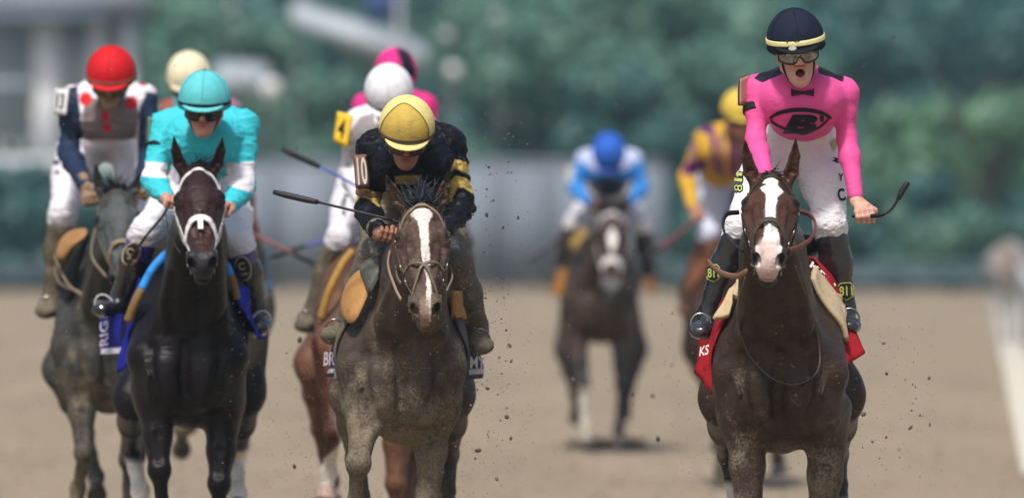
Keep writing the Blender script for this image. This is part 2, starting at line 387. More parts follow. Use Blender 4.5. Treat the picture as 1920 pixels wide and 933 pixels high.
def horse(S):
    """S: dict of photo pixels + depth offsets for one horse seen head-on"""
    d = S['d']; sc = S.get('sc', 1.0); cx = S['cx']; X0 = (cx-960)*d/FPX; org = V3(X0, d, 0); yaw = S.get('yaw', 0.0)
    q = lambda t: P(t[0], t[1], d+t[2])
    def B(x, y, z): return V3(X0+sc*(x+y*yaw), d+sc*y, sc*z)
    h_ok = S.get('vox', .009) < .012; H = SDF(); X = V3(1, 0, 0); hw = S.get('hw', .32); bk = S.get('back', 1.6); zb = S.get('zb', 0.0)
    # trunk
    H.ecap(B(0, .45, 1.19+zb), B(0, 1.25, 1.21+zb), (hw*.86, .31), (hw, .28), X, .08)
    H.ecap(B(0, .17, 1.13+zb), B(0, .55, 1.18+zb), (.20, .24), (hw*.84, .35), X, .08)
    H.cone(B(0, .50, 1.49+zb), B(0, .95, 1.44+zb), .085, .11, .12)
    for s_ in (-1, 1):
        H.ell(B(s_*.105, 1.5, 1.31+zb), (.135*sc, .34*sc, .23*sc), k=.10)
        H.cone(B(s_*.12, .45, 1.40+zb), B(s_*.175, .07, 1.10+zb), .10*sc, .095*sc, .07)        # shoulder blade
        H.ell(B(s_*.092, .025, 1.02+zb), (.108*sc, .12*sc, .16*sc), k=S.get('pk', .022))                     # breast muscles
        H.ell(B(s_*.165, .13, .98+zb), (.085*sc, .13*sc, .15*sc), k=.05)
    H.ell(B(0, .22, .93+zb), (.14*sc, .22*sc, .15*sc), k=.06)
    # neck and head
    poll, nose = q(S['poll']), q(S['nose'])
    e0, e1 = q(S['ears'][0]), q(S['ears'][1]); u = nrm(nose-poll); wv = V3(1, 0, S.get('roll', 0)); wv = nrm(wv-u*(wv@u)); n = np.cross(u, wv)
    if n[1] > 0: n = -n
    hs = sc*S.get('hs', 1.0); HP = lambda w_, t, m: poll+hs*(wv*w_+u*t+n*m)
    base1 = B(S.get('nx', 0), .30, 1.30+zb); nb = HP(0, .02, -.13); mid = (base1*.5+nb*.5)+V3(0, -.02, .03)
    H.ecap(B(0, .38, 1.34+zb), mid, (.15*sc, .27*sc), (.105*sc, .19*sc), X, .09)
    H.ecap(mid, B(S.get('nx', 0)*.5, .16, 1.16+zb), (.10*sc, .16*sc), (.17*sc, .17*sc), X, .10)
    H.ecap(mid, nb, (.105*sc, .19*sc), (.082*sc, .125*sc), X, .06)
    for s_ in (-1, 1):
        H.cone(B(s_*.10, .10, 1.14+zb), HP(s_*.05, .15, -.20), .085*sc, .045*sc, .055)
    H.cone(B(0, .12, 1.16+zb), HP(0, .14, -.22), .06*sc, .04*sc, .05)
    H_body_k = len(H.p)
    R = np.array([wv, u, n])
    def he(w_, t, m, rw, rt, rn, k=.03, op='+', R_=None): H.ell(HP(w_, t, m), V3(rw, rt, rn)*hs, R if R_ is None else R_, k, op)
    def hc(a, b, ra, rb, k=.03): H.ecap(HP(*a), HP(*b), tuple(hs*x for x in ra), tuple(hs*x for x in rb), wv, k)
    hc((0, -.005, -.10), (0, .15, -.095), (.070, .085), (.098, .09), .04)
    hc((0, .15, -.095), (0, .37, -.078), (.098, .092), (.056, .070), .03)
    hc((0, .35, -.075), (0, .52, -.065), (.057, .070), (.046, .052), .03)
    he(0, .20, -.015, .055, .15, .022, .04)
    for s_ in (-1, 1):
        he(s_*.079, .165, -.054, .027, .046, .038, .026); he(s_*.108, .178, -.034, .016, .020, .014, .006, '-')
        he(s_*.048, .20, -.165, .040, .095, .095, .04)
        H.cone(HP(s_*.088, .20, -.078), HP(s_*.056, .38, -.082), .017*hs, .010*hs, .02)
        he(s_*.040, .530, -.040, .030, .040, .036, .016)
        he(s_*.062, .105, -.030, .016, .022, .022, .03, '-')
        H.cone(HP(s_*.078, .150, -.036), HP(s_*.102, .166, -.040), .012*hs, .011*hs, .014); H.cone(HP(s_*.088, .203, -.048), HP(s_*.104, .188, -.052), .010*hs, .009*hs, .010)   # upper lid
    hc((0, .22, -.185), (0, .50, -.115), (.048, .05), (.032, .032), .03)
    he(0, .545, -.068, .052, .055, .050, .025)
    he(0, .572, -.092, .036, .026, .030, .02)
    he(0, .545, -.138, .038, .046, .026, .016)
    for s_ in (-1, 1):
        a = math.radians(28)*s_; Rn = np.array([wv*math.cos(a)-n*math.sin(a), u, n*math.cos(a)+wv*math.sin(a)])
        he(s_*.045, .572, -.036, .0155, .032, .026, .008, '-', Rn)
    he(0, .60, -.116, .060, .050, .0075, .006, '-')
    # ears
    for s_, tip in ((-1, e0), (1, e1)):
        bs = HP(s_*.055, -.005, -.075); m_ = bs*.55+tip*.45+wv*s_*.008*hs; ew = nrm(np.cross(tip-bs, V3(0, 1, 0))); ew = ew if ew[0] > 0 else -ew
        m_ = bs*.68+tip*.32+wv*s_*.010*hs; m2 = bs*.34+tip*.66+wv*s_*.010*hs
        H.ecap(bs, m_, (.021*hs, .020*hs), (.028*hs, .020*hs), ew, .02)
        H.ecap(m_, m2, (.028*hs, .020*hs), (.021*hs, .014*hs), ew, .01)
        H.ecap(m2, tip, (.021*hs, .014*hs), (.004*hs, .004*hs), ew, .01, e=.005)
        fo = V3(0, -.017*hs, 0); H.ecap(bs*.8+tip*.2+fo*1.15, m_+fo*1.1, (.007*hs, .007*hs), (.015*hs, .014*hs), ew, .012, '-'); H.ecap(m_+fo*1.1, m2*.6+tip*.4+fo*.7, (.015*hs, .014*hs), (.006*hs, .007*hs), ew, .01, '-')
    # legs
    feet = []
    for key in ('fl', 'fr'):
        el, kn, fe, ho = [q(t) for t in S[key]]; rr = S.get('lr', 1.0)*sc; s_ = -1 if key == 'fl' else 1
        mid_ = el*.55+kn*.45
        H.ecap(el+V3(0, .03, .08), mid_, (.088*rr, .11*rr), (.062*rr, .072*rr), X, .06); H.ecap(mid_, kn, (.062*rr, .072*rr), (.043*rr, .046*rr), X, .03)
        H.ell(kn, (.054*rr, .054*rr, .058*rr), k=.014); cn = kn*.5+fe*.5
        H.cone(kn, cn, .036*rr, .028*rr, .02); H.cone(cn, fe, .028*rr, .032*rr, .02)
        v_ = nrm(fe-kn); bk_ = V3(0, 1, 0)-v_*v_[1]; H.cone(kn+bk_*.022*rr, fe+bk_*.022*rr, .020*rr, .022*rr, .02)
        H.ell(fe+bk_*.006, (.040*rr, .045*rr, .045*rr), k=.02); pv = nrm(ho-fe); H.cone(fe, ho-pv*.03, .032*rr, .040*rr, .02); feet.append((fe, ho))
    for key in ('hl', 'hr'):
        st, hk, fe, ho = [q(t) for t in S[key]]; rr = S.get('lr', 1.0)*sc; s_ = -1 if key == 'hl' else 1
        H.cone(B(s_*.150, 1.45, 1.22+zb), st, .12*sc, .080*sc, .07); gm = st*.55+hk*.45
        H.ecap(st, gm, (.080*rr, .12*rr), (.060*rr, .085*rr), X, .05); H.ecap(gm, hk, (.060*rr, .085*rr), (.040*rr, .055*rr), X, .04)
        H.ell(hk+V3(0, .02, 0), (.045*rr, .06*rr, .06*rr), k=.03)
        H.cone(hk, hk*.5+fe*.5, .042*rr, .034*rr, .02); H.cone(hk*.5+fe*.5, fe, .034*rr, .036*rr, .02)
        H.ell(fe, (.043*rr, .047*rr, .047*rr), k=.02); pv = nrm(ho-fe); H.cone(fe, ho-pv*.03, .034*rr, .041*rr, .02); feet.append((fe, ho))
    Hs = SDF(); Hs.p = list(H.p)
    def groove(pts, r=.013, k=.035, op='-', off=.0):
        g = project(Hs, np.array(pts), off, 4)
        for a, b in zip(g[:-1], g[1:]): H.cone(a, b, r*sc, r*sc, k, op)
    if S.get('detail', h_ok):
        groove([B(0, -.15, 1.15), B(0, -.15, 1.03), B(0, -.12, .92)], .012, .03)
        for s_ in (-1, 1):
            groove([B(s_*.185, -.10, 1.16), B(s_*.175, -.10, 1.06), B(s_*.135, -.10, .95), B(s_*.10, -.06, .88)], .011, .035)
            groove([B(s_*.055, -.15, 1.18), B(s_*.075, -.2, 1.30), B(s_*.07, -.3, 1.42)], .013, .045)
            groove([B(s_*.15, -.1, 1.20), B(s_*.135, -.05, 1.33)], .013, .045)
            groove([HP(s_*.066, .24, .02), HP(s_*.052, .33, .02), HP(s_*.045, .43, .01)], .007, .02)
            groove([HP(s_*.075, .25, -.02), HP(s_*.068, .33, -.02), HP(s_*.052, .40, -.03)], .0035, .008, '+', -.0015)
            groove([HP(s_*.02, .30, .02), HP(s_*.022, .47, .02)], .005, .02)
            kk = 'fl' if s_ < 0 else 'fr'; el, kn = q(S[kk][0]), q(S[kk][1])
            groove([el+V3(-s_*.015, -.15, .02), el*.6+kn*.4+V3(-s_*.012, -.15, 0), el*.25+kn*.75+V3(0, -.12, 0)], .008, .03)
            groove([B(s_*.20, -.05, 1.10), B(s_*.19, -.1, 1.02), el+V3(s_*.03, -.12, .02)], .0045, .012, '+', -.002)
    # ---- colour
    base = V3(*S['col'])*.82; dk = V3(*S.get('dark', tuple(.35*x for x in S['col'])))
    legz = S.get('legz', .62); mud0 = S.get('mud', .3)
    def colour(V):
        c = np.tile(base, (len(V), 1)); L = V-org
        t_ = (V-poll)@u/hs; w_ = (V-poll)@wv/hs; m_ = (V-poll)@n/hs; isH = (m_ > -.24) & (t_ > -.06) & (np.abs(w_) < .16) & (t_ < .65) & (V[:, 1] < poll[1]+.25)
        v = fbm(V*6, 3, 3)
        c = c*(.75+.5*v)[:, None]
        # points (lower legs) dark
        ml = sstep(legz+.12, legz-.1, V[:, 2]+.1*(v-.5)); c = c*(1-ml[:, None])+dk*ml[:, None]
        if 'hcol' in S: c = np.where(isH[:, None], V3(*S['hcol'])*(.8+.4*v)[:, None], c)
        # muzzle, eye surround, ears
        mz = sstep(.43, .52, t_)*isH; nc = V3(*S.get('nosec', (.03, .028, .03))); c = c*(1-mz[:, None]*.85)+nc*mz[:, None]*.85
        for s_ in (-1, 1):
            r_ = np.sqrt(((w_-s_*.108)/1.0)**2+((t_-.172)/.8)**2+(m_+.04)**2); k_ = sstep(.050, .024, r_)*isH*.85; c = c*(1-k_[:, None])+V3(.014, .01, .009)*k_[:, None]
        for tip in (e0, e1):
            r_ = np.linalg.norm(V-tip, axis=1); k_ = sstep(.08*hs, .02*hs, r_); c = c*(1-k_[:, None]*.8)+V3(.012, .01, .01)*k_[:, None]*.8
        if 'blaze' in S:
            pts = np.array(S['blaze'], float); cen = np.interp(t_, pts[:, 0], pts[:, 1]); wd = np.interp(t_, pts[:, 0], pts[:, 2])
            e_ = wd-np.abs(w_-cen)+.008*(fbm(V*60, 2, 5)-.5); k_ = sstep(-.0015, .0035, e_)*isH*(m_ > -.075)*(t_ > pts[0, 0])*(t_ < pts[-1, 0]); c = c*(1-k_[:, None])+V3(*S.get('blazec', (.80, .78, .75)))*k_[:, None]
        if 'pink' in S:
            a, b, wid = S['pink']; k_ = sstep(a-.05, a+.02, t_)*sstep(b+.02, b-.01, t_)*sstep(wid, wid*.7, np.abs(w_+.004))*isH*(m_ > -.125)
            for s_ in (-1, 1):
                r_ = np.sqrt((w_-s_*.045)**2+((t_-.572)*.5)**2+((m_+.036)*.66)**2); k_ = k_*sstep(.017, .021, r_)
            c = c*(1-k_[:, None]*.9)+V3(*S.get('pinkc', (.52, .36, .33)))*k_[:, None]*.9
        for s_ in (-1, 1):
            r_ = np.sqrt((w_-s_*.045)**2+((t_-.572)*.5)**2+((m_+.036)*.66)**2); k_ = sstep(.0195, .0150, r_)*isH; c = c*(1-k_[:, None])+V3(.012, .008, .008)*k_[:, None]
        for (fe, ho), sk in zip(feet, S.get('socks', (0, 0, 0, 0))):
            if sk:
                r_ = np.linalg.norm(V-fe, axis=1)*(V[:, 2] > 0); near = np.abs(V[:, 0]-fe[0]) < .13
                k_ = sstep(sk+.02, sk-.02, V[:, 2]+.03*(v-.5))*near*(np.abs(V[:, 1]-fe[1]) < .45); c = c*(1-k_[:, None])+V3(.72, .68, .60)*k_[:, None]
        m = mud0*(.35+1.10*fbm(V*4.5+7, 3, 8))*(.75+.6*sstep(1.45, .6, V[:, 2]))*np.where(V[:, 1] < d+.5, 1, .7); m = np.where(isH, S.get('hmud', .25), m)
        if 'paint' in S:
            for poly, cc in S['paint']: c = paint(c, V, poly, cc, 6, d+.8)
        if 'mudpoly' in S:
            for poly, amt, soft in S['mudpoly']:
                px = V[:, 0]*FPX/V[:, 1]+960; py = HY-(V[:, 2]-CH)*FPX/V[:, 1]
                m = m+amt*sstep(-soft, soft, inpoly(px, py, poly))*(V[:, 1] < d+.6)
        return c, np.clip(m, 0, 1)
    h = S.get('vox', .009); mb = MB(); V, Q = H.mesh(h)
    hl = np.min([HP(-.15, -.03, -.3), HP(.15, .62, .03), HP(-.15, .62, -.2), HP(.1, -.03, 0), e0-.02, e1-.02], 0); hh = np.max([HP(.15, -.03, 0), HP(0, -.03, -.3), HP(0, .6, 0), HP(0, .62, -.2), e0+.02, e1+.02], 0)
    rough = S.get('rough', .46)
    if S.get('fine', .0045):
        hf = S.get('fine', .0045); V2, Q2 = H.mesh(hf, hl-4*hf, hh+4*hf); c3 = V[Q].mean(1); lo_, hi_ = hl-2*hf, hh+2*hf
        Q = Q[~np.all((c3 > lo_) & (c3 < hi_), axis=1)]; c4 = V2[Q2].mean(1); Q2 = Q2[np.all((c4 > lo_-hf*1.3) & (c4 < hi_+hf*1.3), axis=1)]
        c_, m_ = colour(V2); mb.add(V2, Q2, c_, rough, m_)
        for vq in ():
            pass
    used = np.unique(Q); mp = np.full(len(V), -1); mp[used] = np.arange(len(used)); V = V[used]; Q = mp[Q]
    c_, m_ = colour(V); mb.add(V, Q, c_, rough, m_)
    root = thing('horse', org, S['label'], 'horse')
    mb.build('body', M['coat'], root)
    # hooves
    for fe, ho in feet:
        b_ = MB(); up = nrm(fe-ho); hs_ = S.get('lr', 1.0)*sc; T_ = SDF(); T_.ecap(ho+up*.055*hs_, ho-up*.0+V3(0, -.015, 0), (.043*hs_, .043*hs_), (.055*hs_, .060*hs_), X, .01, e=.012)
        T_.plane(ho-up*.008, -up); v_, q_ = T_.mesh(.006 if sc*h < .012 else .009); b_.add(v_, q_, S.get('hoofc', (.06, .05, .04)), .5, .5); b_.build('hoof', M['leather'], root)
    # eyes
    for s_ in (-1, 1):
        b_ = MB(); T_ = SDF(); T_.ell(HP(s_*.091, .177, -.050), V3(.017, .018, .018)*hs, R); v_, q_ = T_.mesh(.003); b_.add(v_, q_, (.012, .006, .004), .08); b_.build('eye', M['dark'], root)
    # forelock, mane, tail
    hcv = S.get('hairc', (.012, .011, .012)); r = np.random.default_rng(int(cx))
    fa = S.get('forelock', (.06, 0.10, 90)); b_ = MB(); ro = []; ti = []
    for i in range(fa[2]):
        a = HP(r.normal(0, .022), -.02+r.uniform(-.02, .03), -.03+r.uniform(-.03, .01)); ro.append(a); ti.append(a+wv*r.normal(fa[3] if len(fa) > 3 else 0, .035)*hs+V3(0, -.02, r.normal(fa[0], .02))+r.normal(0, .012, 3)+u*fa[1]*r.uniform(0, 1)*hs)
    pr = project(Hs, np.array(ro), -.003, 3); ti = list(np.array(ti)+pr-np.array(ro)); ro = list(pr)
    hair_tuft(b_, ro, ti, S.get('fw', .0035), hcv, .015, int(cx)); b_.build('forelock', M['hair'], root)
    b_ = MB(); ro = []; ti = []
    for i in range(S.get('nmane', 160)):
        t = r.uniform(0, 1); a = HP(0, -.03, -.12)*(1-t)+B(0, .60, 1.52+zb)*t+V3(r.normal(0, .012), 0, .03); sd_ = S.get('manes', 1)
        ro.append(a); ti.append(a+V3(sd_*r.uniform(.04, .12), r.uniform(-.0, .08), r.uniform(-.10, .04)))
    pr = project(Hs, np.array(ro), 0, 3); ti = list(np.array(ti)+pr-np.array(ro)); ro = list(pr)
    hair_tuft(b_, ro, ti, .004, hcv, .02, 3); b_.build('mane', M['hair'], root)
    b_ = MB(); ro = []; ti = []
    for i in range(140):
        a = B(r.normal(0, .03), 1.85, 1.30+zb+r.normal(0, .02)); ro.append(a); ti.append(a+V3(r.normal(S.get('tailx', 0), .06), .45+r.uniform(0, .30), r.uniform(-.35, .05)))
    hair_tuft(b_, ro, ti, .006, S.get('tailc', hcv), .05, 5); b_.build('tail', M['hair'], root)
    D = dict(root=root, H=Hs, HP=HP, B=B, q=q, d=d, hs=hs, u=u, w=wv, n=n, org=org, S=S, sc=sc, X0=X0)
    return D

def bridle(D, col, noseband=None, brow=None, figure8=False, mud=.5, wd=.016, cheek=True, rough=.5, nbw=None, browdy=0):
    H, HP, root = D['H'], D['HP'], D['root']; hs = D['hs']; noseband = noseband or col; brow = brow or col
    def st(pts, width, c_, name, m_='leather', th=.006):
        b = MB(); strap(b, H, [HP(*p) for p in pts], width*hs, th, c_, rough, 7, mud=mud); return b.build(name, M[m_], root)
    st([(-.105, .105, -.11), (-.088, .055, -.05), (-.045, .035, -.018), (0, .028, -.008), (.045, .035, -.018), (.088, .055, -.05), (.105, .105, -.11)], wd*1.25, brow, 'browband')
    for s_ in (-1, 1):
        st([(s_*.075, .0, -.11), (s_*.10, .08, -.12), (s_*.108, .17, -.105), (s_*.095, .28, -.10), (s_*.075, .38, -.105), (s_*.062, .46, -.10)], wd, col, 'cheek_strap')
    if figure8:
        st([(-.080, .33, -.10), (-.058, .325, -.05), (-.025, .345, -.010), (.01, .375, .0), (.034, .43, -.02), (.050, .49, -.065), (.042, .53, -.12)], wd*.8, noseband, 'noseband')
        st([(.080, .33, -.10), (.058, .325, -.05), (.025, .345, -.010), (-.01, .375, .0), (-.034, .43, -.02), (-.050, .49, -.065), (-.042, .53, -.12)], wd*.8, noseband, 'noseband')
    else:
        tt = D['S'].get('nbt', .375)
        st([(-.070, tt+.08, -.13), (-.072, tt+.045, -.09), (-.058, tt+.012, -.04), (-.030, tt-.012, -.012), (0, tt-.02, -.004), (.030, tt-.012, -.012), (.058, tt+.012, -.04), (.072, tt+.045, -.09), (.070, tt+.08, -.13)], nbw or wd*1.2, noseband, 'noseband', th=.008)
    if D['S'].get('vox', .009) < .01:
        for s_ in (-1, 1):
            for w_, t_, n_ in ((.106, .13, -.112), (.096, .28, -.10), (.079, .36, -.104)):
                c = project(H, HP(s_*w_, t_, n_)[None], .006)[0]; b = MB(); an = np.linspace(0, 2*math.pi, 10, endpoint=False)
                tube(b, [c+(D['u']*math.cos(a)*1.2+D['n']*math.sin(a)+D['w']*s_*.3*math.sin(a))*.0125*hs for a in an], .0028*hs, (.42, .38, .30), .3, 5, True, .2); b.build('buckle', M['metal'], root)
            st([(s_*.062, .36, -.115), (s_*.070, .40, -.105), (s_*.060, .46, -.10)], wd*.9, col, 'bit_strap'); st([(s_*.108, .14, -.13), (s_*.100, .22, -.17), (s_*.06, .28, -.225)], wd*.7, col, 'throat_strap')
    for s_ in (-1, 1):   # bit rings
        c = project(H, HP(s_*.060, .475, -.10)[None], .006)[0]; b = MB(); an = np.linspace(0, 2*math.pi, 20, endpoint=False)
        tube(b, [c+D['w']*(.004*s_)+(D['u']*math.cos(a)+D['n']*math.sin(a)*.8+D['w']*s_*.25*math.sin(a))*.034*hs for a in an], .0042*hs, (.32, .30, .27), .3, 6, True, .3); b.build('bit_ring', M['metal'], root)
        b = MB(); c2 = c+D['u']*.035*hs; tube(b, [c2+(D['u']*math.cos(a)+D['w']*math.sin(a))*.014*hs for a in an], .003*hs, (.3, .28, .25), .3, 5, True, .3)
        c3 = c2+D['u']*.03*hs-D['n']*.01; tube(b, [c3+(D['u']*math.cos(a)+D['n']*math.sin(a))*.013*hs for a in an], .003*hs, (.3, .28, .25), .3, 5, True, .3); b.build('bit_buckle', M['metal'], root)
    return
def rein(D, pts, r=.006, col=(.05, .04, .03), mud=.4, m_='leather', flat=.45, name='rein'):
    b = MB(); tube(b, smooth_path([D['q'](p) for p in pts], 8), r, col, .55, 7, False, mud, flat); return b.build(name, M[m_], D['root'])
def pillow(D, name, outline, col, thick=.03, m_='leather', mud=.2, rough=.55, m=6):
    """stuffed pad or flap from a rounded outline"""
    o = smooth_path([D['q'](p) for p in outline], m, True); c = o.mean(0); n = nrm(sum(np.cross(o[i]-c, o[(i+1) % len(o)]-c) for i in range(len(o)))); n = n if n[1] < 0 else -n
    R_ = [0.001, .3, .55, .75, .88, .96, 1.0]; L = len(o); Vv = []
    for sgn in (1, -1):
        for r_ in R_: Vv.append(c+(o-c)*r_+n*sgn*thick*.5*math.sqrt(max(0, 1-r_**3)))
    Vv = np.concatenate(Vv); F = []; k = len(R_)
    for a in range(k-1):
        for j in range(L):
            q_ = (a*L+j, a*L+(j+1) % L, (a+1)*L+(j+1) % L, (a+1)*L+j); F.append(q_); F.append(tuple(x+k*L for x in q_[::-1]))
    s_ = D['H'].at(Vv); g2 = project(D['H'], Vv, .008, 4); Vv = np.where((s_ < .008)[:, None], g2, Vv)
    mb = MB(); mb.add(Vv, F, col, rough, mud); return mb.build(name, M[m_], D['root'])
def sheet(D, name, corners, col, wave=.012, thick=.008, m_='cloth', seed=0, mud=.2, colfn=None, rough=.8, a=16, b=14, bulge=None):
    mb = MB(); G = bilin([D['q'](c) for c in corners], a, b, wave, seed, bulge); g_ = G.reshape(-1, 3); s_ = D['H'].at(g_); g2 = project(D['H'], g_, .012, 4); G = np.where((s_ < .012)[:, None], g2, g_).reshape(G.shape); grid_patch(mb, G, col, thick, rough, mud, colfn); return mb.build(name, M[m_], D['root'])
# ------------------------------------------------------------ riders
SKIN = (.50, .27, .19)
def head_frame(yaw, pitch, roll):
    """facing -Y; yaw>0 turns to picture right, pitch>0 looks down, roll>0 tips the crown to picture right"""
    y, p, r = map(math.radians, (yaw, pitch, roll))
    f = V3(math.sin(y)*math.cos(p), -math.cos(y)*math.cos(p), -math.sin(p))
    rt = V3(math.cos(y), math.sin(y), 0); up = np.cross(rt, -f) if np.cross(rt, -f)[2] > 0 else np.cross(-f, rt)
    rt2 = rt*math.cos(r)-up*math.sin(r); up2 = up*math.cos(r)+rt*math.sin(r); return rt2, f, up2
def fist(T, wrist, grip, axis, sc=1.0, side=1):
    """closed hand: palm from wrist, four fingers curled round the bar through grip along axis, thumb over them"""
    axis = nrm(axis); back = wrist-grip; back = nrm(back-axis*(back@axis)); nn = np.cross(axis, back)*side
    T.ecap(wrist, grip+back*.032*sc+nn*.012, (.026*sc, .020*sc), (.036*sc, .015*sc), axis, .012)
    T.cone(wrist+back*.06, wrist, .027*sc, .026*sc, .01)
    lens = (1.0, 1.06, 1.0, .86)
    for i in range(4):
        o = axis*(.0305-.0205*i)*sc; R_ = .024*sc*lens[i]; pts = []
        for a in (20, 75, 130, 190, 245): ar = math.radians(a); pts.append(grip+o+back*math.cos(ar)*R_*1.15+nn*math.sin(ar)*R_)
        T.chain(pts, [.0105*sc, .0105*sc, .0098*sc, .009*sc, .0078*sc], .004)
        T.ell(pts[1], (.011*sc,)*3, k=.004)
    th = [wrist+axis*.020*sc-nn*.002, grip+axis*.045*sc+back*.022*sc-nn*.004, grip+axis*.036*sc-nn*.022*sc, grip+axis*.012*sc-nn*.034*sc*.9-back*.012]
    T.chain(th, [.014*sc, .0125*sc, .0105*sc, .0085*sc], .006)

def rider(S):
    d = S['d']; q = lambda t: P(t[0], t[1], d+t[2]); J = {k: q(v) for k, v in S['j'].items()}
    X = V3(1, 0, 0); hd = q(S['head']); rt, f, up = head_frame(*S.get('hrot', (0, 20, 0))); hs = S.get('hs', 1.0)
    HH = lambda a, b, c: hd+hs*(rt*a+f*b+up*c); R = np.array([rt, f, up]); mo = S.get('mouth', 0)
    org = V3(J['pel'][0], J['pel'][1], 0); root = thing('person', org, S['label'], 'jockey')
    sw = nrm(J['shR']-J['shL']); cs = (J['shL']+J['shR'])/2; neck = cs+V3(0, -.0, .03) if 'neck' not in J else J['neck']
    sk = V3(*S.get('skin', SKIN)); smud = S.get('smud', .15); bs = S.get('bs', 1.0)
    chest = J.get('chest', cs*.72+J['pel']*.28+V3(0, -.03, -.02)); waist = J.get('waist', J['pel']*.65+cs*.35)
    def torso(T, o, lo=False):
        T.ecap(cs*.9+J['pel']*.1, chest, ((.150+o)*bs, (.088+o)*bs), ((.158+o)*bs, (.105+o)*bs), sw, .05)
        T.ecap(chest, waist, ((.155+o)*bs, (.105+o)*bs), ((.130+o)*bs, (.090+o)*bs), sw, .05)
        T.ell(cs+V3(0, .09, .035), ((.15+o)*bs, .12, .075+o), k=.06)
        for s_, e in ((-1, 'L'), (1, 'R')):
            sh = J['sh'+e]; T.cone(cs+sw*s_*.03+V3(0, 0, .03), sh, (.058+o)*bs, (.060+o)*bs, .05)
            T.ell(chest+sw*s_*.07+V3(0, -.035, .02), ((.075+o)*bs,)*3, k=.05)
    def arms(T, o, cut=1.0, which='LR'):
        bs = S.get('bs', 1.0)*S.get('ar', .93)
        for e in which:
            sh, el, wr = J['sh'+e], J['el'+e], J['wr'+e]; we = el+(wr-el)*cut; ms = sh*.6+el*.4
            T.cone(sh, ms, (.058+o)*bs, (.050+o)*bs, .04); T.cone(ms, el, (.050+o)*bs, (.040+o)*bs, .03)
            ml = el*.7+we*.3; T.cone(el, ml, (.040+o)*bs, (.043+o)*bs, .03); T.cone(ml, we, (.043+o)*bs, (.028+o*1.4)*bs, .03)
    def legs(T, o, cut=1.0, hips=True):
        for e in 'LR':
            hp, kn = J['hp'+e], J['kn'+e]; md = hp*.6+kn*.4
            T.ecap(hp, md, ((.100+o)*bs, (.105+o)*bs), ((.085+o)*bs, (.090+o)*bs), X, .06); T.ecap(md, kn, ((.085+o)*bs, (.090+o)*bs), ((.055+o)*bs, (.057+o)*bs), X, .04)
    def shins(T, o, a=0.0, b=1.0, e_='LR'):
        for e in e_:
            kn, an = J['kn'+e], J['an'+e]; k0, k1 = kn+(an-kn)*a, kn+(an-kn)*b; bk = V3(0, .015, 0); mid = k0*.65+k1*.35+bk
            T.cone(k0, mid, (.056+o)*bs, (.057+o)*bs, .03); T.cone(mid, k1, (.057+o)*bs, (.038+o)*bs, .03)
    def feet(T, o, e_='LR'):
        for e in e_:
            an, to = J['an'+e], J['to'+e]; hl = an+V3(0, .03, -.045); bl = to*.75+hl*.25
            T.cone(an, hl, (.038+o)*bs, (.036+o)*bs, .03); T.ecap(hl, bl, ((.034+o)*bs, (.030+o)*bs), ((.044+o)*bs, (.026+o)*bs), X, .03); T.ecap(bl, to, ((.044+o)*bs, (.026+o)*bs), ((.034+o)*bs, (.020+o)*bs), X, .03)
    # --- body (skin), one continuous mesh
    T = SDF(); torso(T, -.012); arms(T, -.008); T.ecap(J['pel'], waist, (.145*bs, .095*bs), (.115*bs, .08*bs), sw, .05); legs(T, -.01); shins(T, -.012); feet(T, -.01)
    T.cone(cs+V3(0, 0, .02), HH(0, -.025, -.05), .058, .052, .03)
    Hd = SDF(); K = Hd
    K.ell(HH(0, -.012, .03), V3(.074, .094, .096)*hs, R, .02)
    K.ecap(HH(0, .035, .01), HH(0, .058-.006*mo, -.078-.016*mo), (.064*hs, .052*hs), (.036*hs, .036*hs), rt, .03)
    for s_ in (-1, 1):
        K.cone(HH(s_*.052, .01, -.045-.01*mo), HH(s_*.012, .070, -.088-.018*mo), .022*hs, .017*hs, .025)
        K.ell(HH(s_*.040, .068, -.020), V3(.022, .020, .020)*hs, R, .02)
        K.cone(HH(s_*.052, .060, .026), HH(s_*.012, .088, .026), .011*hs, .011*hs, .012)
        K.ell(HH(s_*.0115, .098, -.030), V3(.009, .010, .008)*hs, R, .008)
        K.ell(HH(s_*.076, -.008, -.008), V3(.009, .020, .031)*hs, R, .008); K.ell(HH(s_*.083, -.004, -.006), V3(.006, .010, .016)*hs, R, .004, '-')
        K.ell(HH(s_*.031, .090, .008), V3(.017, .012, .012)*hs, R, .010, '-'); K.ell(HH(s_*.031, .080, .008), V3(.013, .013, .013)*hs, R, .003)
        K.ell(HH(s_*.007, .104, -.038), V3(.004, .005, .004)*hs, R, .003, '-')
    K.cone(HH(0, .086, .018), HH(0, .110, -.026), .009*hs, .0125*hs, .012)
    yl = -.066-.030*mo
    K.ecap(HH(-.017, .090, -.053+.004*mo), HH(.017, .090, -.053+.004*mo), (.006*hs, .0075*hs), (.006*hs, .0075*hs), up, .008)
    K.ecap(HH(-.014, .088-.006*mo, yl), HH(.014, .088-.006*mo, yl), (.007*hs, .008*hs), (.007*hs, .008*hs), up, .008)
    K.ell(HH(0, .082-.008*mo, -.090-.019*mo), V3(.019, .015, .016)*hs, R, .015)
    mc = (-.053+yl)/2
    if mo: K.ell(HH(0, .100, mc+.002), V3(.0215, .045, .0180*mo)*hs, R, .004, '-')
    else: K.ell(HH(0, .102, -.0598), V3(.024, .014, .0022)*hs, R, .003, '-')
    K.cone(HH(0, -.02, -.045), cs+V3(0, 0, .04), .050*hs, .056*hs, .03)
    hl, hh = hd-.16*hs, hd+.16*hs
    mb = MB(); V, Q = T.mesh(.010); mb.add(V, Q, sk, .5, smud)
    V, Q = K.mesh(S.get('hvox', .0035), hl, hh); c = np.tile(sk, (len(V), 1)); a_ = (V-hd)@rt/hs; b_ = (V-hd)@f/hs; u_ = (V-hd)@up/hs
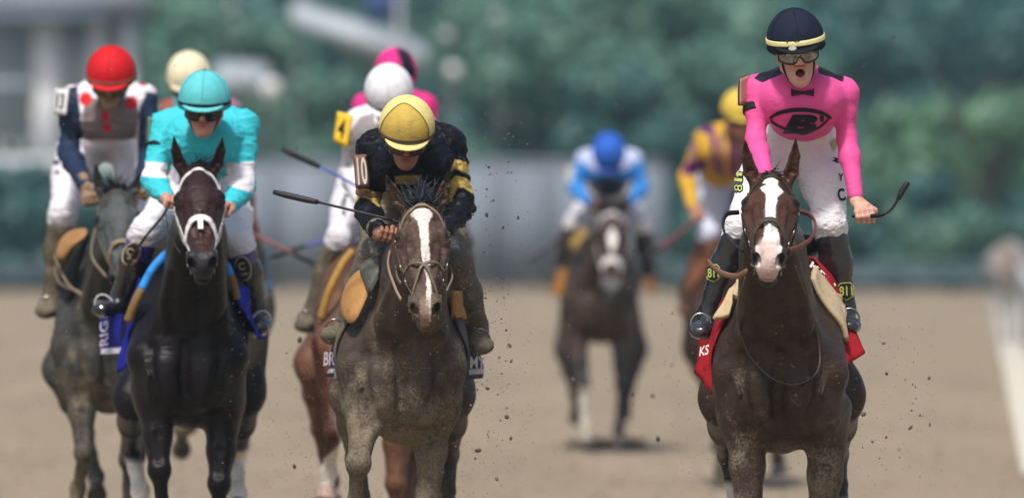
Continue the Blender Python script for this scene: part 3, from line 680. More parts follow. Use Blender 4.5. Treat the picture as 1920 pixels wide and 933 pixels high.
    def blot(ca, cb, cu, ra, rb, ru, col, amt=1.0, so_=.25):
        nonlocal c
        r_ = np.sqrt(((a_-ca)/ra)**2+((b_-cb)/rb)**2+((u_-cu)/ru)**2); k_ = sstep(1+so_, 1-so_, r_)*amt; c = c*(1-k_[:, None])+np.asarray(col)*k_[:, None]
    for s_ in (-1, 1):
        blot(s_*.04, .075, -.028, .025, .03, .02, sk*V3(1.15, .8, .75), .5, .6)
        blot(s_*.031, .094, .008, .014, .01, .0075, (.7, .68, .65), 1, .15); blot(s_*.031, .094, .008, .006, .02, .006, (.03, .02, .015), 1, .15); blot(s_*.032, .09, .030, .022, .03, .005, (.05, .03, .02), .8, .4)
    blot(0, .112, -.028, .014, .02, .014, sk*V3(1.15, .75, .7), .5, .6)
    blot(0, .095, -.053+.004*mo, .023, .02, .0075, sk*V3(.95, .55, .55), .8, .35); blot(0, .093, yl, .020, .02, .009, sk*V3(.95, .55, .55), .8, .35)
    if mo:
        blot(0, .055, mc+.002, .021, .036, .0185*mo, (.05, .008, .008), 1, .12); blot(0, .086, -.061, .016, .012, .0042, (.75, .72, .66), 1, .15); blot(0, .07, yl+.016, .012, .02, .008, (.30, .08, .08), .9, .3)
    blot(0, -.05, .03, .085, .055, .13, S.get('hairc', (.03, .018, .01)), 1, .06)
    mb.add(V, Q, c, .48, smud)
    for e in 'LR':
        if ('gr'+e) in J:
            Fz = SDF(); wr, g = J['wr'+e], J['gr'+e]; ax = np.array(S['axis'+e], float); fist(Fz, wr, g, ax, S.get('hands', 1.0), 1 if e == 'R' else -1)
            V, Q = Fz.mesh(S.get('fvox', .0026)); cc = np.tile(sk, (len(V), 1))*(.85+.3*fbm(V*90, 2, 9))[:, None]; mb.add(V, Q, cc, .5, smud)
    mb.build('body', M['skin'], root)
    O = dict(root=root, J=J, q=q, d=d, HH=HH, hd=hd, R=R, rt=rt, f=f, up=up, hs=hs, cs=cs, S=S)
    # --- clothes
    def garment(name, fn, col, mt, vox=.006, rough=.6, mud=.2, paints=(), wr=.004, wf=16, cuts=()):
        G = SDF(); fn(G)
        for p_, n_ in cuts: G.plane(p_, n_)
        V, Q = G.mesh(S.get('vox', vox)); W = V*wf; W[:, 2] *= 1.6; n1 = fbm(W+3*vnoise(V*5)[:, None], 3, 4); rg = np.clip(1-np.abs(n1-.5)*5, 0, 1)**1.5
        V = V+G.norms(V, Q)*(wr*(rg-.4))[:, None]; c_ = np.tile(V3(*col), (len(V), 1)); c_ = c_*(.93+.14*fbm(V*8, 2, 2))[:, None]
        md = np.full(len(V), float(mud))
        for p_ in paints:
            if p_[0] == 'mud':
                px = V[:, 0]*FPX/V[:, 1]+960; py = HY-(V[:, 2]-CH)*FPX/V[:, 1]; md = md+p_[2]*sstep(-p_[3], p_[3], inpoly(px, py, p_[1]))
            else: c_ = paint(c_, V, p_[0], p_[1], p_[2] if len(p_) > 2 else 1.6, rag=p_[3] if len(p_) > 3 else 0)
        b = MB(); b.add(V, Q, c_, rough, np.clip(md, 0, 1)); o = b.build(name, M[mt], root); return G, o
    cb = S.get('cuffb', .93)
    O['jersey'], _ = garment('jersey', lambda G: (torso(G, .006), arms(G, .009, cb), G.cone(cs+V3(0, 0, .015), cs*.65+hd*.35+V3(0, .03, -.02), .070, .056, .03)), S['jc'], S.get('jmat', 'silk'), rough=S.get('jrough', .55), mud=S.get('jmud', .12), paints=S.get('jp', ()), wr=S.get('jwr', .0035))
    O['breeches'], _ = garment('breeches', lambda G: (legs(G, .010), G.ecap(J['pel'], waist, (.155*bs, .105*bs), (.128*bs, .09*bs), sw, .06), shins(G, .003, -.02, .36)), S.get('bc', (.80, .79, .82)), 'breech', mud=S.get('bmud', .08), paints=S.get('bp', ()), wr=.006, wf=13)
    for e in 'LR':
        O['boot'+e], _ = garment('boot', lambda G: (shins(G, .010, .16, 1.0, e), feet(G, .006, e)), S.get('boc', (.02, .02, .025)), S.get('bomat', 'gloss'), rough=S.get('borough', .3), mud=S.get('bomud', .1), paints=S.get('bop', ()), wr=.002, wf=20)
    # --- helmet with visor and band
    Z = SDF(); Z.ell(HH(0, -.012, .045), V3(.115, .134, .128)*hs, R, .01); tlt = nrm(up+f*.10); Z.plane(HH(0, 0, S.get('rimz', .012)), -tlt, .012)
    In = SDF(); b = MB(); V, Q = Z.mesh(S.get('zvox', .005)); c_ = np.tile(V3(*S['hc']), (len(V), 1)); md = np.full(len(V), S.get('hmud', .1))
    for p_ in S.get('hp_', ()):
        if p_[0] == 'mud': px = V[:, 0]*FPX/V[:, 1]+960; py = HY-(V[:, 2]-CH)*FPX/V[:, 1]; md = md+p_[2]*sstep(-p_[3], p_[3], inpoly(px, py, p_[1]))
        else: c_ = paint(c_, V, p_[0], p_[1], 1.6, d+.35+S['head'][2])
    b.add(V, Q, c_, S.get('hrough', .6), np.clip(md, 0, 1)); hel = b.build('helmet', M['cloth'], root)
    Vz = SDF(); Vz.ell(HH(0, .060, S.get('visz', .040)), V3(.092, .088, .012)*hs, np.array([rt, nrm(f-up*.32), nrm(up+f*.32)]), .01); b = MB(); V, Q = Vz.mesh(.004); b.add(V, Q, S.get('vc', S['hc']), S.get('hrough', .6), S.get('hmud', .1)); b.build('visor', M['cloth'], hel)
    an = np.linspace(0, 2*math.pi, 28, endpoint=False); bz = S.get('bandz', .036); b = MB()
    strap(b, Z, [HH(.13*math.sin(a), -.012+.15*math.cos(a), bz-.006*math.cos(a)) for a in an], S.get('bandw', .012)*hs, .0025, S.get('bandc', (.015, .015, .02)), .6, 2, True, mud=S.get('hmud', .1)); b.build('helmet_band', M['cloth'], hel)
    b = MB(); T2 = SDF(); T2.ell(HH(0, -.012, .172), V3(.011, .011, .006)*hs, R); V, Q = T2.mesh(.003); b.add(V, Q, S.get('btc', S['hc']), .6); b.build('button', M['cloth'], hel)
    O['hel'] = hel; O['Z'] = Z
    if S.get('seams', True):
        for a0 in ((0, 180), (62, 242), (118, 298)):
            for a1 in a0:
                b = MB(); aa = math.radians(a1); strap(b, Z, [HH(.16*math.sin(aa)*math.cos(t), -.012+.17*math.cos(aa)*math.cos(t), .045+.16*math.sin(t)) for t in np.linspace(.05, 1.5, 7)], .0028*hs, .0014, tuple(.55*x for x in S['hc']), .8, 3); b.build('seam', M['cloth'], hel)
    b = MB(); NK = K
    for s_ in (-1, 1): strap(b, K, [HH(s_*.078, .03, .005), HH(s_*.072, .035, -.03), HH(s_*.052, .045, -.065-.015*mo), HH(s_*.02, .05, -.105-.03*mo), HH(0, .05, -.115-.03*mo)], .011*hs, .003, (.012, .012, .014), .6, 6)
    b.build('chin_strap', M['cloth'], hel)
    # --- goggles wrapped round the brow
    if S.get('goggles', 'dark') is not None:
        gk = S.get('goggles', 'dark'); b = MB(); na, nb_ = 33, 9; G = np.zeros((nb_, na, 3)); gz = S.get('gz', .008)
        for j in range(na):
            a = math.radians(-62+124*j/(na-1)); x = abs(math.degrees(a))
            top = .024-.004*(x/62)**2; bot = -.039+.028*math.exp(-(x/9)**2)+.016*(x/62)**3
            for i in range(nb_):
                z = top+(bot-top)*i/(nb_-1); rr = .094+.006*math.cos(math.pi*(i/(nb_-1)-.5)); G[i, j] = HH(.088*math.sin(a), .022+rr*math.cos(a)*.96, gz+z)
        grid_patch(b, G, S.get('gc', (.010, .010, .012)), .003, .06 if gk != 'muddy' else .4, S.get('gmud', 0)); fr = b.build('goggles', M['mirror' if gk == 'mirror' else 'dark'], root)
        b = MB(); loop = list(G[0])+list(G[1:, -1])+list(G[-1, ::-1][1:])+list(G[1:-1, 0][::-1]); tube(b, np.array(loop), .0038*hs, S.get('gf', (.015, .014, .014)), .35, 6, True, S.get('gmud', 0)); b.build('goggle_frame', M['rubber'], fr)
        b = MB(); strap(b, Z, [HH(s*.09, .06, gz+.004) if s else HH(0, -.15, .0) for s in (-1,)]+[HH(-.12, -.02, gz+.006), HH(-.09, -.11, gz+.006), HH(0, -.15, gz+.006), HH(.09, -.11, gz+.006), HH(.12, -.02, gz+.006), HH(.09, .06, gz+.004)], .016*hs, .003, (.015, .015, .016), .6, 6); b.build('goggle_strap', M['cloth'], fr)
    O['limbs'] = {}
    for e in 'LR':
        A = SDF(); arms(A, .009, cb, e); O['limbs']['sh'+e] = A; A = SDF(); shins(A, .010, .1, 1.0, e); O['limbs']['kn'+e] = A
    return O
def ring(O, name, sdf, a, b, t, r, width, thick, col, mt='cloth', mud=.2, rough=.7, m=2):
    """band round a limb between joints a and b at fraction t"""
    sdf = O['limbs'][('sh' if a[:2] in ('sh', 'el') else 'kn')+a[-1]]; a, b = O['J'][a], O['J'][b]; c = a+(b-a)*t; u = nrm(b-a); e1 = nrm(np.cross(u, V3(0, 1, .2))); e2 = np.cross(u, e1); an = np.linspace(0, 2*math.pi, 20, endpoint=False)
    mb = MB(); strap(mb, sdf, [c+r*(e1*math.cos(x)+e2*math.sin(x)) for x in an], width, thick, col, rough, m, True, mud=mud); return mb.build(name, M[mt], O['root'])
def part(O, name, fn, mt='print'):
    mb = MB(); fn(mb)
    if mb.n: return mb.build(name, M[mt], O['root'])
def whip(pts_handle, pts_shaft, pts_flap, label, hc=(.012, .012, .015), shc=(.02, .02, .025), r=(.011, .0035, .010), group=None):
    h0 = pts_handle[0]; root = thing('riding_whip', h0, label, 'whip', group)
    for nm, pts, rr, cc in (('handle', pts_handle, r[0], hc), ('shaft', pts_shaft, r[1], shc), ('popper', pts_flap, r[2], hc)):
        mb = MB(); p = smooth_path(pts, 6); n_ = len(p)
        rad = [rr*.7, rr, rr, rr, rr*.75] if nm != 'shaft' else rr
        tube(mb, p, rad, cc, .5 if nm != 'shaft' else .3, 10, mud=.15); mb.build(nm, M['rubber' if nm != 'shaft' else 'leather'], root)
    return root
def stirrup(D, an, to, col=(.45, .45, .46), mt='metal', lean=0.0, name='stirrup', r=.0045):
    """metal loop round the ball of the foot, hung on a strap from the saddle"""
    an, to = np.asarray(an, float), np.asarray(to, float); c = to*.7+an*.3+V3(0, 0, -.045); mb = MB(); pts = []
    for a in np.linspace(0, 2*math.pi, 26, endpoint=False):
        x = .042*math.cos(a); z = .052*math.sin(a); z = max(z, -.035)+.045; pts.append(c+V3(x+lean*z, 0, z))
    tube(mb, pts, r, col, .25, 8, True, .1, 1.0); o = mb.build(name, M[mt], D['root']); return c+V3(lean*.12, 0, .12)
# ------------------------------------------------------------ track, wall, hedges, trees, buildings beyond
def box(mb, lo, hi, col, rough=.8, mud=0):
    lo, hi = np.asarray(lo, float), np.asarray(hi, float); v = np.array([(x, y, z) for x in (0, 1) for y in (0, 1) for z in (0, 1)])*(hi-lo)+lo
    mb.add(v, [(0, 1, 3, 2), (4, 6, 7, 5), (0, 4, 5, 1), (2, 3, 7, 6), (0, 2, 6, 4), (1, 5, 7, 3)], col, rough, mud); return mb
def ground_mat():
    m = bpy.data.materials.new('track_sand'); m.use_nodes = True; t = m.node_tree; N = t.nodes; Lk = t.links; b = N['Principled BSDF']; tc = N.new('ShaderNodeTexCoord')
    def nz(sc, det, s=(1, 1, 1)):
        mp = N.new('ShaderNodeMapping'); mp.inputs['Scale'].default_value = s; Lk.new(tc.outputs['Object'], mp.inputs[0]); n = N.new('ShaderNodeTexNoise'); n.inputs['Scale'].default_value = sc; n.inputs['Detail'].default_value = det; n.inputs['Roughness'].default_value = .65; Lk.new(mp.outputs[0], n.inputs['Vector']); return n.outputs['Fac']
    r = N.new('ShaderNodeValToRGB'); r.color_ramp.elements[0].position = .32; r.color_ramp.elements[0].color = (.215, .168, .116, 1); r.color_ramp.elements[1].position = .68; r.color_ramp.elements[1].color = (.345, .268, .186, 1)
    a = N.new('ShaderNodeMath'); a.operation = 'MULTIPLY_ADD'; Lk.new(nz(.9, 6, (1, .12, 1)), a.inputs[0]); a.inputs[1].default_value = .6; 
    c = N.new('ShaderNodeMath'); c.operation = 'MULTIPLY'; Lk.new(nz(7, 4, (1, .35, 1)), c.inputs[0]); c.inputs[1].default_value = .4; Lk.new(c.outputs[0], a.inputs[2]); Lk.new(a.outputs[0], r.inputs[0]); Lk.new(r.outputs[0], b.inputs['Base Color'])
    b.inputs['Roughness'].default_value = .95; bu = N.new('ShaderNodeBump'); bu.inputs['Strength'].default_value = .6; bu.inputs['Distance'].default_value = .05; Lk.new(nz(9, 5), bu.inputs['Height']); Lk.new(bu.outputs[0], b.inputs['Normal']); return m
xs = np.linspace(-200, 200, 9); mb = MB(); ys = np.array([-20, 0, 20, 40, 60, 80, 100, 130, 165.0, 250, 420]); nx_, ny_ = len(xs), len(ys)
xx, yy = np.meshgrid(xs, ys, indexing='ij'); mb.add(np.stack([xx.ravel(), yy.ravel(), 0*xx.ravel()], 1), np.array([(i*ny_+j, (i+1)*ny_+j, (i+1)*ny_+j+1, i*ny_+j+1) for i in range(nx_-1) for j in range(ny_-1)]), (.4, .33, .25), .9)
g = mb.build('ground', ground_mat(), origin=(0, 0, 0)); tag(g, None, None, kind='structure')
# pitted surface: hoof-thrown clods lying on the track
mb = MB(); r = np.random.default_rng(3); ico = [(0, 0, 1), (.9, 0, .3), (.28, .86, .3), (-.73, .53, .3), (-.73, -.53, .3), (.28, -.86, .3), (0, 0, -.5)]; ifc = [(0, 1, 2), (0, 2, 3), (0, 3, 4), (0, 4, 5), (0, 5, 1), (6, 2, 1), (6, 3, 2), (6, 4, 3), (6, 5, 4), (6, 1, 5)]
for _ in range(2600):
    y = r.uniform(28, 120); x = r.uniform(-1, 1)*y*.07; s_ = r.uniform(.006, .02); v = np.array(ico)*s_*r.uniform(.6, 1.3, (7, 3))+[x, y, s_*.1]; mb.add(v, ifc, V3(.22, .17, .12)*r.uniform(.6, 1.2), .95)
o = mb.build('loose_dirt', M['plain'], origin=(0, 0, 0), smooth=False); tag(o, 'loose dirt clods scattered over the track surface', 'dirt', kind='stuff')
# ---- grey boarded wall along the far side
Yw = 164.0
def wall(x0, x1, h, label, col, n):
    root = thing('boundary_wall', V3((x0+x1)/2, Yw, 0), label, 'wall'); w_ = (x1-x0)/n
    for i in range(n):
        b = MB(); a = x0+i*w_; box(b, (a+.02, Yw-.03, .12), (a+w_-.02, Yw+.03, h-.08+.0*i), V3(*col)*(1+.10*math.sin(i*2.3)), .8); b.build('wall_panel', M['plain'], root)
        b = MB(); box(b, (a-.06, Yw-.08, 0), (a+.06, Yw+.08, h), V3(*col)*.8, .8); b.build('post', M['plain'], root)
    b = MB(); box(b, (x0, Yw-.06, h-.075), (x1, Yw+.06, h+.03), V3(*col)*1.1, .8); b.build('coping', M['plain'], root); return root
wall(-6.2, 3.3, 2.83, 'tall grey boarded wall across the middle background beyond the track', (.20, .235, .29), 8)
wall(3.45, 13.0, .62, 'low blue-grey kerb wall at the right beyond the track', (.085, .135, .155), 8)
wall(-13.5, -6.35, .62, 'low dark teal kerb wall at the left beyond the track', (.07, .10, .13), 6)
# ---- foliage
def leaf_mat(name, c0, c1):
    m = bpy.data.materials.new(name); m.use_nodes = True; t = m.node_tree; N = t.nodes; Lk = t.links; b = N['Principled BSDF']; tc = N.new('ShaderNodeTexCoord'); n = N.new('ShaderNodeTexNoise'); n.inputs['Scale'].default_value = .9; n.inputs['Detail'].default_value = 5; Lk.new(tc.outputs['Object'], n.inputs['Vector'])
    r = N.new('ShaderNodeValToRGB'); r.color_ramp.elements[0].position = .35; r.color_ramp.elements[0].color = (*c0, 1); r.color_ramp.elements[1].position = .65; r.color_ramp.elements[1].color = (*c1, 1); Lk.new(n.outputs['Fac'], r.inputs[0]); Lk.new(r.outputs[0], b.inputs['Base Color']); b.inputs['Roughness'].default_value = .5
    b.inputs['Specular IOR Level'].default_value = .4; return m
LM = [leaf_mat('leaves_dark', (.020, .085, .090), (.055, .155, .135)), leaf_mat('leaves_mid', (.055, .15, .12), (.12, .25, .18)), leaf_mat('leaves_light', (.07, .18, .10), (.14, .28, .16))]  # teal in the leaf colours stands in for part of the distance haze
def crown_mesh(name, seed, n, rad, hgt, leaf, lobes=16, low=.0):
    r = np.random.default_rng(seed); cen = []
    for _ in range(lobes):
        a = r.uniform(0, 2*math.pi); z = r.uniform(low, 1); rr = rad*math.sqrt(max(.05, 1-(2*z-1)**2*.75))*r.uniform(.35, .95); cen.append((rr*math.cos(a), rr*math.sin(a), z*hgt, r.uniform(.28, .5)*rad))
    cen = np.array(cen); i = r.integers(0, lobes, n); d_ = r.normal(size=(n, 3)); d_ /= np.linalg.norm(d_, axis=1, keepdims=True)
    p = cen[i, :3]+d_*(cen[i, 3]*r.uniform(.55, 1.08, n))[:, None]*[1, 1, .75]; p[:, 2] = np.maximum(p[:, 2], .05)
    t1 = np.cross(d_, r.normal(size=(n, 3))); t1 /= np.linalg.norm(t1, axis=1, keepdims=True); t2 = np.cross(d_, t1)+d_*r.normal(0, .4, (n, 1)); s_ = leaf*r.uniform(.6, 1.4, (n, 1))
    V = np.stack([p-t1*s_, p-t2*s_*.6, p+t1*s_, p+t2*s_*.6], 1).reshape(-1, 3); me = bpy.data.meshes.new(name); me.from_pydata(V.tolist(), [], [(4*k, 4*k+1, 4*k+2, 4*k+3) for k in range(n)]); return me
CR = [crown_mesh('crown_a', 1, 5200, 3.0, 6.0, .17), crown_mesh('crown_b', 2, 5200, 2.6, 7.5, .17, 20), crown_mesh('crown_c', 3, 4200, 2.2, 4.2, .15, 14)]
BH = [crown_mesh('bush_a', 11, 2600, 1.3, 1.7, .09, 12), crown_mesh('bush_b', 12, 2600, 1.1, 1.2, .08, 12)]
_mm = {}
def withmat(me, k):
    key = (me.name, k)
    if key not in _mm: m2 = me.copy(); m2.materials.clear(); m2.materials.append(LM[k]); _mm[key] = m2
    return _mm[key]
trunks = []
for s_ in (5, 6):
    T = SDF(); r = np.random.default_rng(s_); T.cone((0, 0, -.1), (0, 0, 2.6), .24, .17, .1)
    for _ in range(6):
        a = r.uniform(0, 6.28); T.cone((0, 0, r.uniform(1.6, 2.6)), (1.5*math.cos(a), 1.5*math.sin(a), r.uniform(3.6, 5.5)), .11, .04, .08)
    b = MB(); v, q_ = T.mesh(.07); b.add(v, q_, (.09, .075, .06), .9); t_ = b.build('trunk', M['plain'], origin=(0, 0, 0)); trunks.append(t_.data); bpy.data.objects.remove(t_)
def tree(x, y, ci, k, sc, h0, label, kind='tree', grp='trees beyond the track'):
    r_ = thing(kind, V3(x, y, 0), label, 'tree', grp); o = bpy.data.objects.new('crown', withmat(CR[ci], k)); C.objects.link(o); o.parent = r_; o.location = (0, 0, h0); o.scale = (sc, sc, sc); o.rotation_euler = (0, 0, x*1.7)
    o = bpy.data.objects.new('trunk', trunks[ci % 2]); C.objects.link(o); o.parent = r_; o.scale = (sc, sc, sc); return r_
def at(px, d): return (px-960)*d/FPX
TL = ['dark', 'mid green', 'light green']
spots = [  # px, distance, crown, shade, scale, crown base height
    (-60, 215, 0, 1, 1.1, 1.0), (250, 200, 1, 1, 1.0, .6), (360, 215, 0, 0, 1.05, .8), (440, 196, 1, 1, .9, .5), (520, 225, 0, 0, 1.2, .6), (640, 205, 2, 1, 1.1, .4), (720, 232, 1, 0, 1.2, .5), (800, 200, 2, 0, 1.1, .3), (880, 215, 0, 1, 1.15, .5),
    (960, 235, 1, 2, 1.1, .8), (1030, 198, 0, 1, 1.0, .4), (1110, 220, 1, 1, 1.15, .5), (1180, 196, 2, 0, 1.1, .3), (1240, 230, 0, 2, 1.2, .8), (1310, 202, 1, 1, 1.0, .5), (1390, 222, 0, 0, 1.15, .5), (1470, 200, 2, 1, 1.2, .4), (1560, 226, 1, 0, 1.25, .5),
    (1620, 204, 0, 0, 1.0, 1.2), (1700, 230, 1, 0, 1.3, .6), (1800, 214, 0, 0, 1.2, 1.4), (1900, 232, 1, 0, 1.3, .7), (1990, 205, 0, 0, 1.1, 1.0), (1740, 190, 2, 2, .95, .1), (1850, 186, 2, 2, 1.0, .0), (1650, 194, 2, 1, .8, .1), (1960, 190, 2, 2, 1.0, .1), (40, 240, 0, 0, 1.0, 0.5), (150, 246, 1, 1, .9, 0.5)]
order = ['first', 'second', 'third', 'fourth', 'fifth', 'sixth', 'seventh', 'eighth', 'ninth', 'tenth', 'eleventh', 'twelfth']
for k_ in range(3):
    row = sorted([s for s in spots if s[3] == k_]); 
    for i, (px, dd, ci, sh, sc, h0) in enumerate(row):
        tree(at(px, dd), dd, ci, sh, sc, h0, '%s blurred tree beyond the wall, %s of its shade counted from the left' % (TL[sh], order[i] if i < 12 else 'last'))
r = np.random.default_rng(8); bs_ = []
for i, px in enumerate(list(range(-20, 460, 60))+list(range(1270, 1960, 62))):
    dd = 168+r.uniform(0, 6); k = int(r.choice([0, 0, 1])) ; o = bpy.data.objects.new('hedge_bush', withmat(BH[i % 2], k)); C.objects.link(o); s_ = r.uniform(.95, 1.25); o.scale = (s_*1.1, s_, s_*(1.45 if px < 460 else 1.15)); o.location = (at(px, dd), dd, 0); o.rotation_euler = (0, 0, i)
    tag(o, '%s blurred hedge bush behind the low wall, number %s from the %s end' % ('dark green' if k == 0 else 'green', order[(i if px < 460 else i-8) % 12], 'left' if px < 460 else 'middle'), 'bush', 'hedge bushes beyond the track')
# ---- stand and pavilion roofs among the trees
Ys = 186.0
def W(px, py, d): return P(px, py, d)
root = thing('grandstand', (at(110, Ys), Ys, 0), 'pale blurred grandstand with white columns at the upper left', 'building')
def pb(name, x0, y0, x1, y1, dy, dep, col, rt=None, mt='plain'):
    a = W(x0, y1, Ys+dy); c_ = W(x1, y0, Ys+dy); b = MB(); box(b, (a[0], Ys+dy, a[2]), (c_[0], Ys+dy+dep, c_[2]), col, .7); return b.build(name, M[mt], rt or root)
pb('back_wall', -40, 20, 262, 330, 2.0, .4, (.30, .36, .40)); pb('roof', -60, -30, 270, 24, -.4, 4, (.30, .34, .42)); pb('fascia', -60, 24, 200, 40, -.5, .2, (.14, .18, .24))
for x0, x1 in ((62, 112), (168, 196), (226, 250)): pb('column', x0, 40, x1, 330, .4, .5, (.85, .86, .90))
pb('glazed_front', 112, 60, 168, 200, 1.2, .1, (.55, .60, .68)); pb('balcony', -60, 292, 258, 332, -.6, .8, (.50, .55, .58)); pb('balcony', -60, 150, 62, 170, .2, .8, (.30, .36, .40))
for i in range(10): pb('baluster', -40+30*i, 262, -34+30*i, 292, -.5, .1, (.5, .54, .58))
pb('undercroft', -60, 332, 258, 500, 1.6, .3, (.035, .09, .10))
def pavilion(px0, py0, px1, py1, dd, label, col, drop=40, posth=1):
    rt = thing('pavilion', (at((px0+px1)/2, dd), dd, 0), label, 'pavilion'); a, c_ = W(px0, py0, dd), W(px1, py1, dd); dz = drop*dd/FPX; b = MB()
    v = [a+V3(0, -1, 0), c_+V3(0, -1, 0), c_+V3(0, 2, .3), a+V3(0, 2, .3)]; v += [p-V3(0, 0, dz) for p in v]; b.add(v, [(0, 1, 2, 3), (7, 6, 5, 4), (0, 4, 5, 1), (1, 5, 6, 2), (2, 6, 7, 3), (3, 7, 4, 0)], col, .6); b.build('roof', M['plain'], rt)
    for x in (a[0]+.1, c_[0]-.1): b = MB(); box(b, (x-.03, dd-.05, 0), (x+.03, dd+.05, a[2]+(c_[2]-a[2])*(x-a[0])/(c_[0]-a[0])-dz), (.22, .25, .27), .6); b.build('post', M['plain'], rt)
    return rt
pavilion(548, 18, 800, 100, 182, 'white sloping pavilion roof at the upper middle left', (.44, .50, .54), 34); pavilion(640, 86, 790, 122, 183, 'lower white pavilion roof beneath the sloping one', (.34, .41, .43), 14)
pavilion(404, 132, 500, 138, 181, 'small white pavilion roof behind the cream cap', (.42, .48, .52), 44)
rt = thing('banner', (at(720, 181), 181, 0), 'dark blue banner hanging at the top edge above the pavilion roof', 'banner'); b = MB(); a = W(684, 44, 181); c_ = W(742, -40, 181); box(b, (a[0], 180.9, a[2]), (c_[0], 181, c_[2]), (.05, .09, .26), .7); b.build('panel', M['plain'], rt); b = MB(); box(b, (c_[0]+.02, 180.9, 0), (c_[0]+.14, 181.02, c_[2]), (.35, .33, .40), .7); b.build('post', M['plain'], rt)
# round white lamps on posts
for i, (px, py, r_, cc, lb) in enumerate([(850, 133, .17, .95, 'white globe lamp showing as a pale disc right of the pink cap'), (838, 68, .15, .6, 'white globe lamp above the one right of the pink cap'), (932, 34, .15, .5, 'faint white globe lamp near the top edge, rightmost of three'), (508, 166, .24, 1.0, 'large white globe lamp left of the white cap'), (436, 14, .13, .5, 'faint white globe lamp at the top edge left of the pavilion')]):
    p = W(px, py, 179); rt = thing('globe_lamp', (p[0], p[1], 0), lb, 'lamp', 'globe lamps beyond the track'); T = SDF(); T.ell(p, V3(r_, r_, r_)); b = MB(); v, q_ = T.mesh(.04); b.add(v, q_, V3(.8, .82, .84)*cc, .4); b.build('globe', M['plain'], rt); b = MB(); tube(b, [V3(p[0], p[1], 0), p], .03, (.1, .12, .12)); b.build('post', M['plain'], rt)
# ---- white running rail curving away at the right edge
rail = thing('running_rail', (5.2, 80, 0), 'white running rail and its pale base out of focus at the right edge', 'rail'); A_, B_ = V3(3.32, 50, 0), V3(9.95, 160, 0)
pts = [A_+(B_-A_)*t for t in np.linspace(0, .42, 12)]; b = MB(); tube(b, [p+V3(.25, 0, 1.0) for p in pts], .045, (.6, .6, .58), .4); b.build('top_rail', M['plain'], rail)
for t in np.linspace(0, .42, 12): p = A_+(B_-A_)*t; b = MB(); tube(b, [p+V3(.35, 0, 0), p+V3(.35, 0, .5), p+V3(.25, 0, .97)], .04, (.55, .55, .54), .4); b.build('post', M['plain'], rail)
b = MB(); n = nrm(np.cross(B_-A_, V3(0, 0, 1))); v = [A_-n*0, B_, B_+n*5, A_+n*5]; v += [p+V3(0, 0, .06) for p in v]; b.add(v, [(3, 2, 1, 0), (4, 5, 6, 7), (0, 1, 5, 4), (1, 2, 6, 5), (2, 3, 7, 6), (3, 0, 4, 7)], (.60, .56, .49), .9); b.build('footing', M['plain'], rail)
# ============================================================ the pink rider on the bay horse with the white blaze
L1 = horse(dict(d=30.0, cx=1463, col=(.052, .031, .022), hcol=(.075, .033, .022), dark=(.018, .012, .011), label='bay racehorse with a long white blaze and pink nose, red saddle cloth, under pink jockey',
    poll=(1447, 322, -.42), nose=(1441, 478, -.92), ears=((1397, 264, -.44), (1492, 261, -.44)), roll=-.02, hw=.265, yaw=.027, mud=.56, hmud=.24, legz=.55, rough=.36,
    fl=((1398, 780, .12), (1405, 985, .0), (1408, 1120, .05), (1408, 1205, 0)), fr=((1553, 800, .20), (1540, 1000, .25), (1545, 1100, .5), (1545, 1165, .6)), lr=1.08,
    hl=((1352, 745, 1.25), (1368, 850, 1.75), (1384, 960, 1.45), (1384, 1010, 1.35)), hr=((1580, 740, 1.25), (1568, 850, 1.8), (1576, 965, 1.55), (1576, 1020, 1.45)), socks=(0, 0, .62, .55),
    blaze=((.040, .0, .006), (.055, -.002, .030), (.085, -.004, .030), (.105, .004, .022), (.125, -.006, .040), (.15, .006, .042), (.19, .004, .024), (.28, .0, .020), (.36, .003, .024), (.42, .009, .030), (.48, .008, .042), (.52, .0, .050), (.64, -.002, .050)),
    manes=-.6, pink=(.47, .66, .050), pinkc=(.60, .42, .38), forelock=(.0, .06, 60, -.01), vox=.008, fine=.004, nx=-.02))
bk_ = (.035, .028, .022)
bridle(L1, bk_, brow=(.035, .03, .02), noseband=(.06, .045, .03), mud=.5, wd=.021)
q1 = L1['q']
rein(L1, [(1397, 520, -.55), (1384, 570, -.3), (1388, 620, -.1), (1405, 665, -.07), (1440, 703, -.10), (1480, 720, -.11), (1515, 712, -.09), (1536, 685, -.06), (1532, 630, -.05), (1512, 560, -.2), (1492, 500, -.6)], .0055, (.10, .08, .06), .6)
rein(L1, [(1482, 468, -.80), (1500, 462, -.7), (1522, 445, -.5), (1529, 420, -.35), (1518, 402, -.2), (1500, 396, -.05)], .010, (.16, .05, .03), .2, flat=.5)
rein(L1, [(1385, 398, -.1), (1362, 402, -.15), (1356, 425, -.2), (1366, 450, -.3), (1392, 470, -.6)], .010, (.02, .012, .014), .2, flat=.5)
rein(L1, [(1400, 508, -.70), (1380, 518, -.5), (1350, 510, -.3), (1327, 490, -.15)], .012, (.22, .11, .07), .4, flat=.4)
